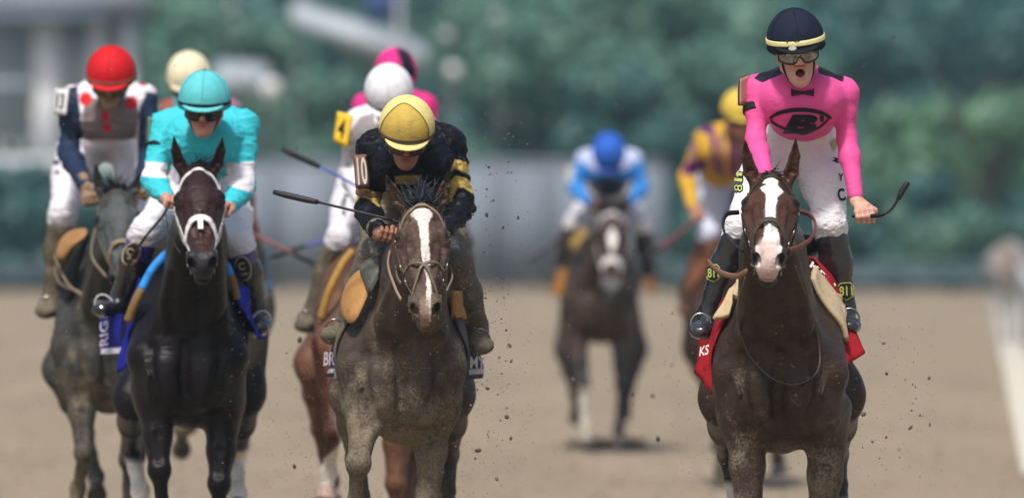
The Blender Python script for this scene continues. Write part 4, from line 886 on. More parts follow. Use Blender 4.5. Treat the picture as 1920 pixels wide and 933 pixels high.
# saddle, cloths and pads
def red_txt(O_, shape, c, w_, h_, rot):
    pass
cl1 = sheet(L1, 'saddle_cloth', [(1388, 520, .22), (1350, 572, .30), (1308, 700, .30), (1336, 736, .10)], (.30, .010, .014), .018, seed=2, mud=.3)
cl2 = sheet(L1, 'saddle_cloth', [(1352, 566, .55), (1330, 560, .95), (1303, 690, 1.0), (1316, 704, .55)], (.30, .010, .014), .010, seed=4, mud=.2)
cl3 = sheet(L1, 'saddle_cloth', [(1510, 500, .45), (1560, 545, .55), (1624, 660, .30), (1578, 690, .20)], (.30, .010, .014), .012, seed=1, mud=.15)
cl4 = sheet(L1, 'saddle_cloth', [(1500, 478, .62), (1512, 498, .48), (1572, 560, .48), (1560, 535, .66)], (.32, .010, .014), .006, seed=3, mud=.1)
pd1 = sheet(L1, 'saddle_pad', [(1370, 545, .20), (1394, 522, .20), (1366, 592, .12), (1340, 600, .14)], (.55, .42, .26), .006, .022, seed=1, mud=.35)
pd2 = sheet(L1, 'saddle_pad', [(1502, 522, .22), (1512, 510, .34), (1582, 575, .34), (1578, 640, .22)], (.52, .41, .27), .012, .02, seed=5, mud=.4)
pd3 = sheet(L1, 'saddle_pad', [(1560, 548, .30), (1578, 556, .44), (1584, 600, .34), (1572, 640, .26)], (.52, .41, .27), .010, .012, seed=7, mud=.4)
mb = MB(); T = SDF(); T.ecap(L1['B'](.02, .62, 1.60), L1['B'](.02, 1.05, 1.60), (.17, .05), (.19, .06), V3(1, 0, 0), .03); v, q_ = T.mesh(.01); mb.add(v, q_, (.02, .015, .012), .4, .2); mb.build('saddle', M['leather'], L1['root'])
for e, fx, ty in (('L', 1330, 1),):
    pass
# ---- jockey
PK = (.80, .10, .34); BLK = (.012, .010, .018)
R1 = rider(dict(d=30.0, label='jockey in pink silks and black cap standing in the stirrups and shouting, whip in hand', head=(1494, 98, .22), hrot=(3, 9, -6), mouth=1.0, skin=(.60, .34, .26), smud=.2, hvox=.003,
    j=dict(shL=(1421, 170, .42), shR=(1580, 175, .42), chest=(1503, 192, .36), waist=(1504, 226, .60), pel=(1500, 285, .72), neck=(1500, 150, .36),
        elL=(1417, 262, .34), wrL=(1440, 345, .02), elR=(1588, 262, .42), wrR=(1606, 378, .30), grR=(1621, 404, .26),
        hpL=(1452, 285, .70), hpR=(1540, 290, .70), knL=(1390, 425, .42), knR=(1556, 420, .48), anL=(1330, 588, .52), anR=(1582, 580, .56), toL=(1312, 622, .30), toR=(1592, 612, .36)),
    axisR=(1, .1, .12), axisL=(1, 0, 0), ar=.78, hands=.98, jwr=.0015, jmat='lycra', jc=PK, jmud=.04, cuffb=.90, bs=.95,
    hc=(.012, .016, .035), btc=(.02, .02, .03), bandc=(.85, .80, .38), bandw=.020, bandz=.056, vc=(.010, .010, .013), hrough=.75, hmud=.12, goggles='mirror', gc=(.27, .26, .25), gf=(.02, .015, .01),
    jp=[([(1413, 147), (1425, 136), (1460, 118), (1470, 137), (1432, 154), (1428, 155)], BLK), ([(1534, 116), (1560, 117), (1583, 137), (1581, 155), (1560, 145), (1534, 138)], BLK)],
    bp=[([(1376, 245), (1392, 240), (1388, 262), (1380, 300), (1374, 300)], (.75, .73, .74))], bc=(.82, .81, .85), bmud=.03,
    bomud=.35, boc=(.018, .018, .024), borough=.32))
J1 = R1['jersey']
def slant(m, k=.25): v, f = m; v = np.array(v); v[:, 0] += k*v[:, 1]; return v, f
mb = MB(); YG = (.55, .62, .16)
a_ = np.linspace(math.radians(158), math.radians(22), 18)
arc = [(1501+64*math.cos(t), 232-30*math.sin(t)) for t in a_]; arc2 = [(1501+60*math.cos(t), 233-23*math.sin(t)) for t in a_[::-1]]
def dp(pts, col=BLK, dec=None, sdf=J1, d0=30.0, **k):
    pts = np.array(pts, float); c = (pts.min(0)+pts.max(0))/2; loc = (pts-c)*[1, -1]
    decal(dec if dec is not None else mb, sdf, poly_mesh(loc), c, d0, *(loc.max(0)-loc.min(0)), 0, col, **k)
def quadstrip(o, i, **k):
    for t in range(len(o)-1): dp([o[t], o[t+1], i[t+1], i[t]], **k)
arc2 = arc2[::-1]; quadstrip(arc, arc2)
low = [(1443, 222), (1446, 231), (1456, 238), (1470, 244), (1488, 250), (1506, 254), (1522, 249), (1538, 241), (1550, 231), (1556, 222)]
low2 = [(x*.97+1503*.03, y-3.5) for x, y in low]; quadstrip(low, low2)
decal(mb, J1, slant(text_mesh('B', .07)), (1500, 233), 30.0, 66, 36, 0, BLK)
decal(mb, J1, text_mesh("'", .05), (1541, 223), 30.0, 8, 12, 0, BLK)
# bow tie
for sx in (-1, 1):
    c0 = 1505; o = [(c0, 171.5), (c0+sx*22, 166.5), (c0+sx*21, 181), (c0, 176.5)]; dp(o); i_ = [(c0+sx*3, 173), (c0+sx*19, 169), (c0+sx*18.4, 178), (c0+sx*3, 175.5)]; dp(i_, (.35, .06, .16), off=.004); i2 = [(c0+sx*4, 173.5), (c0+sx*17.5, 170.5), (c0+sx*17, 176.6), (c0+sx*4, 175)]; dp(i2, BLK, off=.0055)
mb.build('chest_emblem', M['print'], R1['root'])
ZB = SDF(); ZB.ell(R1['HH'](0, -.012, .045), V3(.118, .137, .131), R1['R'])
for t, x in (('T', 1476), ('G', 1493)): part(R1, 'cap_letter', lambda b: decal(b, ZB, text_mesh(t, .03), (x, 77-(x-1484)*.08), 30.0, 12, 8, 5, BLK, off=.014, L=.01))
part(R1, 'cap_badge', lambda b: (decal(b, R1['Z'], poly_mesh([(math.cos(t), math.sin(t)) for t in np.linspace(0, 6.28, 14)[:-1]]), (1486, 91), 30.0, 15, 8, 5, (.7, .7, .7), off=.03)))
ring(R1, 'arm_band', J1, 'shL', 'elL', .40, .075, .032, .006, (.022, .02, .022), mud=.3)
def badge(O, name, cpts, col, edge, txt=None, tcol=BLK, th=.012, mud=.2, trot=0, tw=.6, thh=.75):
    """number panel standing on the upper arm"""
    mb_ = MB(); G = bilin([O['q'](c) for c in cpts], 8, 6, .002, 1); grid_patch(mb_, G, col, th, .5, mud); loop = list(G[0])+list(G[1:, -1])+list(G[-1, ::-1][1:])+list(G[1:-1, 0][::-1]); o = mb_.build(name, M['print'], O['root'])
    m2 = MB(); tube(m2, np.array(loop), .004, edge, .5, 6, True, mud); m2.build('badge_rim', M['leather'], o)
    if txt:
        v, f = text_mesh(txt, .02); lo, hi = v.min(0), v.max(0); v = (v-lo)/(hi-lo); tl, tr, br, bl = [np.array(O['q'](c)) for c in cpts]
        a = math.radians(trot); vv = (v-.5)*[tw, thh]; vv = np.stack([vv[:, 0]*math.cos(a)-vv[:, 1]*math.sin(a), vv[:, 0]*math.sin(a)+vv[:, 1]*math.cos(a)], 1)+.5; n = nrm(np.cross(bl-tl, tr-tl)); n = n if n[1] < 0 else -n
        pts = np.array([(bl*(1-x)+br*x)*(1-y)+(tl*(1-x)+tr*x)*y+n*(th/2+.003) for x, y in vv]); m3 = MB(); m3.add(pts, f, tcol, .6, mud*.6); m3.build('badge_number', M['print'], o)
    return o
badge(R1, 'number_badge', [(1386, 148, .34), (1404, 140, .40), (1400, 196, .38), (1385, 197, .32)], (.42, .24, .18), (.05, .04, .03), mud=.1)
# lettering on the breeches and boots
def prints(O, garment, d0, items, name='printed_letter'):
    for sh, c, w_, h_, r_, col, off in items: part(O, name, lambda b: decal(b, O[garment], sh, c, d0, w_, h_, r_, col, off=off))
prints(R1, 'breeches', 30.0, [(text_mesh(t, .03), c, w_, h_, r_, BLK, .004) for t, c, w_, h_, r_ in (('I', (1375, 303), 4, 14, 80), ('L', (1380, 282), 11, 14, 85), ('L', (1384, 262), 9, 12, 75), ('C', (1578, 365), 14, 24, 12), ('Y', (1577, 332), 10, 14, 0), ('M', (1568, 300), 8, 12, 70))]
    +[(text_mesh(t, .07), (1384, y), w_, 19, 84, BLK, .003) for t, y, w_ in (('8', 352, 16), ('1', 337, 10), ('1', 326, 10))]+[(text_mesh(t, .0), (1384, y), w_, 15, 84, YG, .008) for t, y, w_ in (('8', 352, 12), ('1', 337, 6), ('1', 326, 6))]
    +[(poly_mesh([(-.5, .2), (.2, .5), (.5, -.1), (0, -.5)]), (1564, 272), 12, 24, 0, (.45, .48, .18), .004)])
for e, c, w_ in (('L', (1337, 512), 22), ('R', (1586, 546), 26)):
    def bt(b, e=e, c=c, w_=w_):
        sh = [(-.5, .3), (-.3, .5), (.3, .5), (.5, .3), (.45, -.3), (0, -.5), (-.45, -.3)]
        decal(b, R1['boot'+e], poly_mesh(sh), c, 30.0, w_+6, 34, 4, YG); decal(b, R1['boot'+e], poly_mesh(sh), c, 30.0, w_+2, 30, 4, (.02, .02, .02), off=.008)
        decal(b, R1['boot'+e], text_mesh('811', .03), (c[0], c[1]-1), 30.0, w_-1, 18, 2, YG, off=.012)
    part(R1, 'boot_emblem', bt)
stirrup(L1, R1['J']['anL'], R1['J']['toL'], (.40, .42, .45), lean=-.1); stirrup(L1, R1['J']['anR'], R1['J']['toR'], (.25, .26, .28), lean=.1)
wq = R1['q']
whip([wq((1599, 405, .30)), wq((1620, 405, .26)), wq((1644, 404, .22)), wq((1656, 402, .2))], [wq((1656, 402, .2)), wq((1668, 395, .2)), wq((1678, 383, .2)), wq((1684, 372, .2))], [wq((1684, 374, .2)), wq((1692, 358, .2)), wq((1703, 341, .2))], 'bent black whip in the raised fist of the pink jockey', r=(.009, .006, .012))
ARCH = [tuple(p[:2]) for p in smooth_path([(714, 270, 0), (712, 240, 0), (728, 213, 0), (757, 193, 0), (787, 212, 0), (804, 240, 0), (802, 270, 0), (760, 282, 0)], 5, True)]
# ============================================================ the black and gold rider on the muddy bay with the funnel blaze
L2 = horse(dict(d=31.3, cx=752, col=(.085, .062, .047), hcol=(.075, .042, .032), dark=(.060, .055, .050), label='mud-covered bay racehorse with a funnel-shaped blaze, crossed noseband, carrying the black and gold jockey',
    poll=(790, 374, -.42), nose=(797, 563, -.80), ears=((724, 329, -.44), (839, 325, -.44)), roll=.02, hw=.228, mud=.74, hmud=.58, legz=.3, rough=.5,
    fl=((690, 742, .10), (672, 868, -.12), (660, 1000, .05), (662, 1090, .1)), fr=((812, 770, .20), (804, 935, .15), (799, 1070, .2), (799, 1150, .12)), lr=1.0,
    hl=((655, 735, 1.2), (668, 858, 1.65), (688, 1000, 1.4), (690, 1080, 1.3)), hr=((852, 738, 1.2), (840, 850, 1.65), (838, 990, 1.35), (838, 1060, 1.3)), socks=(0, 0, 0, 0),
    blaze=((.048, .0, .030), (.062, -.002, .046), (.085, .0, .044), (.12, .004, .028), (.16, .006, .021), (.24, .007, .017), (.30, .008, .019), (.36, .011, .013), (.42, .016, .009), (.50, .017, .011), (.60, .010, .010)), blazec=(.72, .68, .62),
    pink=(.55, .62, .022), pinkc=(.32, .2, .17), nosec=(.10, .075, .055), forelock=(.055, .0, 260, -.01), fw=.005, hairc=(.07, .08, .105), vox=.008, fine=.004, nx=.03, nbt=.34))
bridle(L2, (.14, .11, .08), noseband=(.15, .12, .085), brow=(.24, .18, .12), mud=.5, wd=.016, figure8=True)
rein(L2, [(731, 472, -.15), (728, 500, -.4), (741, 540, -.65), (752, 562, -.72)], .010, (.33, .22, .17), .4, flat=.5)
rein(L2, [(843, 500, -.3), (848, 520, -.5), (838, 545, -.65)], .009, (.2, .15, .1), .5, flat=.5)
rein(L2, [(751, 530, -.72), (745, 520, -.5), (742, 500, -.2)], .008, (.18, .13, .09), .5, flat=.5)
TAN = (.42, .22, .07)
pillow(L2, 'saddle_pad', [(690, 500, .12), (697, 530, .06), (684, 565, .02), (668, 597, .0), (655, 605, .04), (643, 590, .14), (642, 560, .18), (660, 520, .18)], TAN, .05, mud=.2)
sheet(L2, 'saddle_pad', [(852, 545, .12), (860, 545, .30), (862, 600, .30), (853, 598, .12)], TAN, .004, .03, seed=3, mud=.2)
pillow(L2, 'knee_roll', [(716, 480, .10), (718, 505, .02), (705, 530, -.02), (694, 548, -.02), (684, 530, .06), (676, 506, .12), (690, 490, .14)], (.075, .078, .07), .06, mud=.6)
def tband(c0, c1, v0=.80, v1=.93, wc=(.62, .60, .60)):
    def fn(u, v):
        k = ((u > v0) & (u < v1)); return np.where(k[:, None], V3(*wc), V3(*c0))
    return fn
PUR = (.045, .03, .10)
sheet(L2, 'saddle_cloth', [(628, 632, .9), (650, 632, .45), (640, 706, .42), (612, 706, .92)], PUR, .010, .008, mud=.3, a=30, colfn=tband(PUR, 0))
sheet(L2, 'saddle_cloth', [(862, 640, .45), (897, 640, .8), (904, 708, .85), (866, 712, .42)], PUR, .010, .008, mud=.3, a=30, colfn=tband(PUR, 0, .74, .88))
sheet(L2, 'girth_strap', [(650, 600, .22), (657, 600, .16), (655, 712, .12), (645, 712, .18)], (.10, .085, .06), .004, .012, 'leather', 2, .7)
sheet(L2, 'girth_strap', [(851, 590, .12), (860, 590, .22), (868, 690, .24), (858, 700, .12)], (.05, .045, .05), .004, .012, 'leather', 2, .5)
mb = MB(); T = SDF(); T.ecap(L2['B'](0, .62, 1.60), L2['B'](0, 1.05, 1.60), (.17, .05), (.19, .06), V3(1, 0, 0), .03); v, q_ = T.mesh(.012); mb.add(v, q_, (.03, .025, .02), .5, .5); mb.build('saddle', M['leather'], L2['root'])
NAVY = (.006, .006, .011); GLD = (.52, .38, .10)
def bend(*p): return list(p)
R2 = rider(dict(d=31.3, seams=False, label='jockey in black silks with gold chevrons and mottled gold cap, number 10 on his arm', head=(762, 258, .02), hrot=(2, 22, 2), skin=(.30, .14, .09), smud=.25,
    j=dict(shL=(702, 278, .28), shR=(841, 270, .34), chest=(772, 312, .24), waist=(776, 330, .70), pel=(772, 385, .98), neck=(765, 285, .2),
        elL=(688, 395, .30), wrL=(712, 438, -.05), grL=(727, 438, -.09), elR=(868, 386, .32), wrR=(830, 440, -.02), grR=(812, 440, -.1),
        hpL=(735, 415, 1.0), hpR=(815, 415, 1.0), knL=(700, 478, .45), knR=(856, 500, .48), anL=(648, 608, .62), anR=(893, 612, .62), toL=(618, 628, .40), toR=(903, 652, .42)),
    axisL=(1, .25, -.2), axisR=(1, -.2, 0), jc=NAVY, jmud=.34, jwr=.011, jrough=.5, cuffb=.88, bs=1.0,
    hc=(.80, .66, .26), hmud=.12, bandc=(.10, .08, .06), bandw=.016, bandz=.030, rimz=.004, visz=.024, gz=.004, goggles='dark', gmud=.35, gc=(.05, .035, .03), zvox=.004,
    hp_=[(ARCH, (.58, .41, .09)), ('mud', ARCH, .42, 2)],
    jp=[([(845, 322), (852, 299), (872, 302), (884, 315), (887, 331), (868, 322), (852, 316)], GLD, 1.6, .6), ([(838, 345), (846, 337), (854, 329), (872, 333), (889, 345), (891, 366), (870, 352), (858, 350), (846, 378), (836, 372)], GLD, 1.6, .6),
        ([(654, 380), (668, 356), (690, 354), (712, 368), (712, 388), (690, 372), (676, 368), (660, 386)], GLD, 1.6, .8), ([(740, 330), (790, 328), (786, 345), (742, 345)], (.25, .17, .04))],
    bc=(.16, .15, .13), bmud=.75, bp=[([(690, 450), (712, 452), (716, 480), (696, 482)], (.72, .70, .72)), ([(840, 440), (858, 440), (862, 470), (842, 470)], (.72, .70, .72))],
    boc=(.11, .10, .075), bomat='leather', borough=.55, bomud=.75))
part(R2, 'cap_seam', lambda b: ink(b, R2['Z'], [(714, 266), (713, 240), (728, 213), (757, 193), (787, 212), (803, 240), (802, 264)], 1.6, 31.0, (.20, .14, .05), off=.002))
badge(R2, 'number_badge', [(664, 292, .20), (686, 290, .22), (692, 350, .20), (668, 352, .18)], (.20, .11, .085), (.10, .055, .045), '10', (.72, .68, .60), mud=.25, tw=.78, thh=.86)
ring(R2, 'arm_band', None, 'shL', 'elL', .72, .062, .026, .006, (.20, .12, .08), mud=.5)
ring(R2, 'cuff', None, 'elL', 'wrL', .80, .05, .030, .005, (.16, .15, .11), mud=.5)
stirrup(L2, R2['J']['anL'], R2['J']['toL'], (.2, .19, .17)); stirrup(L2, R2['J']['anR'], R2['J']['toR'], (.2, .19, .17))
w2 = R2['q']
whip([w2((513, 360, .0)), w2((555, 370, -.03)), w2((596, 379, -.05))], [w2((594, 378, -.05)), w2((660, 394, -.08)), w2((735, 412, -.1))], [w2((735, 412, -.1)), w2((745, 416, -.1)), w2((750, 418, -.1))], 'muddy black whip pointing left from the fist of the black and gold jockey', r=(.013, .0055, .006))

# ============================================================ the turquoise rider on the near-black horse
L3 = horse(dict(d=33.5, cx=350, col=(.012, .007, .009), hcol=(.032, .014, .014), dark=(.008, .007, .010), label='near-black racehorse with a white noseband and browband, blue saddle cloth, carrying the turquoise jockey',
    poll=(371, 308, -.42), nose=(379, 490, -.84), ears=((326, 256, -.44), (417, 259, -.44)), roll=.0, hw=.262, yaw=.03, mud=.06, hmud=.02, legz=.5, rough=.34, pk=.04,
    fl=((292, 765, .10), (299, 880, .0), (309, 1005, .05), (310, 1090, 0)), fr=((418, 795, .15), (411, 905, .05), (410, 1030, .1), (410, 1100, 0)), lr=1.0,
    hl=((248, 745, 1.25), (246, 838, 1.7), (263, 920, 1.5), (266, 965, 1.4)), hr=((462, 735, 1.2), (442, 850, 1.7), (446, 925, 1.5), (446, 960, 1.4)), socks=(0, 0, .60, .64),
    nosec=(.028, .027, .032), forelock=(.02, .05, 70, .03), vox=.009, fine=.0045, nx=.02, nbt=.355,
    paint=[([(352, 470), (356, 430), (378, 415), (402, 430), (408, 470)], (.045, .018, .013))]))
WH = (.80, .78, .80)
bridle(L3, WH, noseband=WH, brow=WH, mud=.03, wd=.018, nbw=.030)
b = MB(); strap(b, L3['H'], [L3['HP'](0, .34, .01), L3['HP'](0, .40, .005)], .024, .008, WH, .5, 6); b.build('noseband_tab', M['leather'], L3['root'])
rein(L3, [(318, 366, -.1), (308, 400, -.1), (268, 450, .0), (240, 500, .2), (225, 560, .35)], .006, (.05, .008, .012), .0, flat=.5)
rein(L3, [(310, 400, -.2), (318, 440, -.4), (338, 475, -.7)], .006, (.02, .018, .02), .0, flat=.5)
BLU = (.010, .014, .26); LB = (.05, .32, .85)
def rig(u, v): return np.tile(V3(*BLU), (len(u), 1))
s3 = sheet(L3, 'saddle_cloth', [(262, 520, .22), (240, 590, .36), (219, 700, .30), (240, 690, .12)], BLU, .012, .008, seed=3, mud=0)
s4 = sheet(L3, 'saddle_cloth', [(226, 588, .36), (188, 594, .75), (192, 664, .75), (226, 662, .34)], BLU, .010, .008, seed=1, mud=0, a=30, colfn=tband(BLU, 0, .84, 1.01, (.75, .74, .85)))
rein(L3, [(322, 468, .10), (304, 484, .10), (284, 508, .10), (266, 542, .10)], .020, LB, 0, 'cloth', .8, 'saddle_pad'); rein(L3, [(266, 542, .10), (254, 566, .10), (240, 602, .12)], .021, (.24, .14, .05), 0, 'leather', .8, 'pad_roll')
rein(L3, [(412, 488, .10), (424, 498, .10), (432, 516, .10)], .018, LB, 0, 'cloth', .8, 'saddle_pad'); rein(L3, [(432, 516, .10), (438, 535, .10), (444, 560, .12)], .018, (.24, .14, .05), 0, 'leather', .8, 'pad_roll')
sheet(L3, 'saddle_cloth', [(432, 540, .14), (446, 545, .45), (496, 634, .55), (488, 634, .14)], BLU, .008, .008, seed=3, mud=0); sheet(L3, 'cloth_trim', [(473, 624, .30), (496, 618, .55), (497, 628, .55), (474, 633, .3)], WH, .002, .010, seed=3, mud=0)
TQ = (.05, .55, .64)
R3 = rider(dict(d=33.5, label='jockey in turquoise silks and turquoise cap with black goggles and white cuffs', head=(383, 206, .0), hrot=(-2, 8, 1), skin=(.52, .26, .20), smud=.0,
    j=dict(shL=(310, 238, .34), shR=(455, 236, .34), chest=(382, 268, .26), waist=(383, 300, .70), pel=(380, 350, 1.0), neck=(384, 240, .2),
        elL=(287, 338, .22), wrL=(312, 372, -.12), grL=(326, 378, -.18), elR=(457, 350, .22), wrR=(428, 388, -.12), grR=(412, 392, -.18),
        hpL=(345, 380, 1.0), hpR=(420, 375, 1.0), knL=(272, 435, .45), knR=(447, 455, .45), anL=(228, 560, .60), anR=(480, 582, .58), toL=(188, 580, .42), toR=(487, 614, .40)),
    axisL=(1, .3, -.1), axisR=(1, -.3, -.1), jc=TQ, jmud=.02, jwr=.007, cuffb=.9, bs=1.02, hc=(.12, .55, .60), hmud=.14, bandc=(.012, .014, .03), bandw=.015, bandz=.036, rimz=.012, visz=.034, gz=.002,
    goggles='dark', btc=(.01, .12, .2), jp=[([(264, 302), (314, 306), (312, 334), (262, 330)], (.78, .74, .80)), ([(424, 306), (478, 303), (476, 362), (428, 348)], (.78, .74, .80))],
    bc=(.80, .79, .86), bmud=.0, bomud=.0, boc=(.012, .012, .018), borough=.2, bop=[([(225, 470), (250, 430), (310, 455), (284, 498)], (.05, .03, .28)), ([(415, 455), (470, 445), (480, 492), (425, 500)], (.05, .03, .28))]))
ring(R3, 'arm_band', None, 'shL', 'elL', .42, .066, .018, .006, (.012, .012, .02), mud=0)
badge(R3, 'number_badge', [(277, 220, .28), (303, 214, .36), (292, 262, .34), (275, 270, .26)], (.16, .24, .17), (.03, .05, .04), mud=.1)
def oval(n=20): return poly_mesh([(math.cos(t), math.sin(t)) for t in np.linspace(0, 2*math.pi, n, endpoint=False)])
for e, c, rt_ in (('L', (246, 475), -28), ('R', (456, 503), 12)):
    def f_(b, e=e, c=c, rt_=rt_):
        decal(b, R3['boot'+e], oval(), c, 33.5, 32, 48, rt_, (.55, .42, .22)); decal(b, R3['boot'+e], oval(), c, 33.5, 27, 42, rt_, (.012, .012, .018), off=.009)
        decal(b, R3['boot'+e], text_mesh('C', .02), (c[0]-3, c[1]-4), 33.5, 12, 14, rt_, (.6, .5, .3), off=.014); decal(b, R3['boot'+e], text_mesh('ITLANG' if 0 else 'STRIN', .02), (c[0]+1, c[1]+11), 33.5, 18, 5, rt_, (.6, .5, .4), off=.014)
    part(R3, 'boot_emblem', f_)
sc1 = stirrup(L3, R3['J']['anL'], R3['J']['toL'], (.5, .5, .53), 'leather', -.2); stirrup(L3, R3['J']['anR'], R3['J']['toR'], (.5, .5, .53), 'leather', .2)
def flat_text(D, txt, cpts, col, name='cloth_lettering', bold=.02):
    v, f = text_mesh(txt, bold); lo, hi = v.min(0), v.max(0); v = (v-lo)/(hi-lo); tl, tr, br, bl = [np.array(D['q'](c)) for c in cpts]; n = nrm(np.cross(bl-tl, tr-tl)); n = n if n[1] < 0 else -n
    pts = np.array([(bl*(1-x)+br*x)*(1-y)+(tl*(1-x)+tr*x)*y+n*.022 for x, y in v]); b = MB(); b.add(pts, f, col, .6); return b.build(name, M['print'], D['root'])
flat_text(L3, 'RIG', [(196, 650, .66), (196, 604, .66), (212, 600, .50), (212, 646, .50)], (.70, .66, .80))
flat_text(L1, 'KS', [(1318, 650, .22), (1335, 645, .20), (1333, 664, .20), (1316, 668, .22)], (.8, .78, .78))
flat_text(L1, 'KEN', [(1516, 494, .36), (1560, 538, .40), (1555, 549, .36), (1510, 504, .32)], (.8, .78, .78))
flat_text(L2, 'BR', [(618, 660, .86), (638, 660, .42), (637, 684, .40), (616, 686, .86)], (.7, .66, .75)); flat_text(L2, 'MY', [(872, 668, .42), (900, 668, .8), (900, 690, .8), (872, 690, .42)], (.7, .66, .75))

# ============================================================ the red-capped rider, number 13, on the dusty grey-brown horse
L4 = horse(dict(d=36.0, cx=200, col=(.062, .058, .052), hcol=(.075, .082, .085), dark=(.060, .062, .068), label='dusty grey-brown racehorse with a dark forelock at the far left, carrying the red-capped jockey',
    poll=(216, 350, -.42), nose=(232, 512, -.80), ears=((180, 306, -.44), (268, 318, -.44)), roll=.06, hw=.30, mud=.62, hmud=.4, legz=.5, rough=.55,
    fl=((150, 715, .1), (158, 848, -.05), (146, 915, .12), (140, 965, .1)), fr=((258, 730, .1), (242, 860, .0), (240, 960, .1), (240, 1040, .1)), lr=.95,
    hl=((112, 690, 1.25), (160, 812, 1.7), (180, 892, 1.45), (182, 930, 1.35)), hr=((285, 690, 1.25), (270, 812, 1.7), (250, 900, 1.5), (250, 940, 1.4)),
    forelock=(.05, .02, 110, -.02), hairc=(.02, .024, .035), vox=.011, fine=.006, nx=.03, tailx=-.25, tailc=(.05, .02, .015)))
bridle(L4, (.20, .17, .12), noseband=(.26, .19, .12), brow=(.09, .08, .06), mud=.5, wd=.018)
rein(L4, [(178, 430, -.2), (172, 480, -.5), (200, 520, -.6)], .008, (.30, .26, .19), .4)
rein(L4, [(102, 478, .35), (110, 500, .2), (135, 540, -.0), (190, 568, -.2), (222, 560, -.4)], .009, (.26, .21, .14), .4)
rein(L4, [(102, 500, .35), (112, 530, .2), (150, 548, -.0)], .008, (.24, .2, .14), .4)
pillow(L4, 'saddle_pad', [(160, 428, .05), (160, 442, .0), (135, 462, .0), (118, 484, .05), (106, 480, .12), (112, 455, .16), (132, 434, .15)], (.36, .19, .07), .04, mud=.2)
sheet(L4, 'saddle_flap', [(160, 436, .20), (166, 440, .10), (128, 560, .12), (108, 540, .30)], (.02, .02, .022), .004, .02, 'leather', 2, .2)
NV = (.018, .032, .075)
R4 = rider(dict(d=36.0, label='jockey in white silks with red dots and navy sleeves, red cap, number 13 badge', head=(208, 155, .05), hrot=(-3, 16, 1), skin=(.26, .17, .10), smud=.5,
    j=dict(shL=(138, 190, .40), shR=(268, 186, .40), chest=(202, 222, .30), waist=(200, 234, .72), pel=(198, 258, 1.0), neck=(205, 200, .25),
        elL=(128, 285, .30), wrL=(162, 350, -.05), grL=(170, 372, -.1), elR=(277, 275, .30), wrR=(268, 345, -.05), grR=(262, 362, -.1),
        hpL=(148, 285, 1.0), hpR=(250, 285, 1.0), knL=(118, 400, .5), knR=(265, 405, .5), anL=(100, 555, .62), anR=(300, 560, .62), toL=(82, 585, .45), toR=(318, 585, .45)),
    axisL=(1, .2, .2), axisR=(1, -.2, .2), jc=(.72, .70, .74), jmud=.1, jwr=.008, cuffb=.95, bs=1.0, vox=.008, hvox=.0045, hc=(.62, .012, .02), hmud=.1, bandc=(.24, .12, .09), bandw=.016, bandz=.028, rimz=.004, visz=.024, gz=0, gmud=.5, gc=(.08, .06, .04),
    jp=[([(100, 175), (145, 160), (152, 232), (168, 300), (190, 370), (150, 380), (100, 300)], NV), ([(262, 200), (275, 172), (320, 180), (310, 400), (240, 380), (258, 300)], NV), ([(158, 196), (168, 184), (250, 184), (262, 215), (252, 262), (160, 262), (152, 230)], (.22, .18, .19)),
        *[([(x+r_*math.cos(t), y+r_*1.1*math.sin(t)) for t in np.linspace(0, 6.28, 12)[:-1]], (.60, .02, .03)) for x, y, r_ in ((142, 148, 11), (268, 152, 9), (161, 186, 12), (247, 193, 12), (197, 220, 8), (201, 240, 8), (196, 212, 5))]],
    bc=(.78, .76, .83), bmud=.3, bomud=.8, boc=(.10, .075, .05), bomat='leather', borough=.6))
badge(R4, 'number_badge', [(106, 166, .30), (130, 168, .22), (124, 216, .20), (103, 212, .28)], (.80, .79, .80), (.05, .05, .07), '13', mud=.03, tw=.6, thh=.6)
ring(R4, 'arm_band', None, 'shL', 'elL', .30, .066, .018, .006, (.07, .065, .04), mud=.2)
prints(R4, 'breeches', 36.0, [(text_mesh(t, .03), (106, y), 8, 11, 84, (.05, .05, .07), .004) for t, y in (('E', 272), ('L', 288), ('I', 304), ('A', 322))])
stirrup(L4, R4['J']['anL'], R4['J']['toL'], (.45, .42, .36))

# ============================================================ the white-capped rider, number 4, on the chestnut
L5 = horse(dict(d=36.0, cx=692, col=(.18, .085, .05), hcol=(.16, .07, .04), dark=(.07, .025, .015), label='chestnut racehorse with white stockings half hidden by the muddy bay, carrying the number 4 jockey',
    poll=(735, 372, -.42), nose=(740, 545, -.85), ears=((700, 330, -.44), (770, 330, -.44)), hw=.30, mud=.30, hmud=.3, legz=.0, rough=.45,
    fl=((630, 690, .1), (627, 808, -.12), (616, 885, .05), (610, 935, .05)), fr=((745, 770, .12), (742, 905, .08), (740, 1000, .1), (740, 1060, .1)), lr=1.0,
    hl=((585, 680, 1.2), (600, 800, 1.6), (620, 900, 1.5), (622, 940, 1.4)), hr=((790, 690, 1.25), (780, 850, 1.7), (765, 950, 1.5), (760, 1000, 1.4)), socks=(.76, .0, .3, .3), hoofc=(.42, .30, .26), vox=.011, fine=.006, nx=.08,
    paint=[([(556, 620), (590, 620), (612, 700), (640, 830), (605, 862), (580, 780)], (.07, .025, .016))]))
bridle(L5, (.03, .025, .02), mud=.2)
rein(L5, [(662, 470, .05), (640, 500, .05), (618, 545, .05), (602, 598, .08)], .020, (.48, .28, .07), .15, 'leather', .8, 'pad_roll')
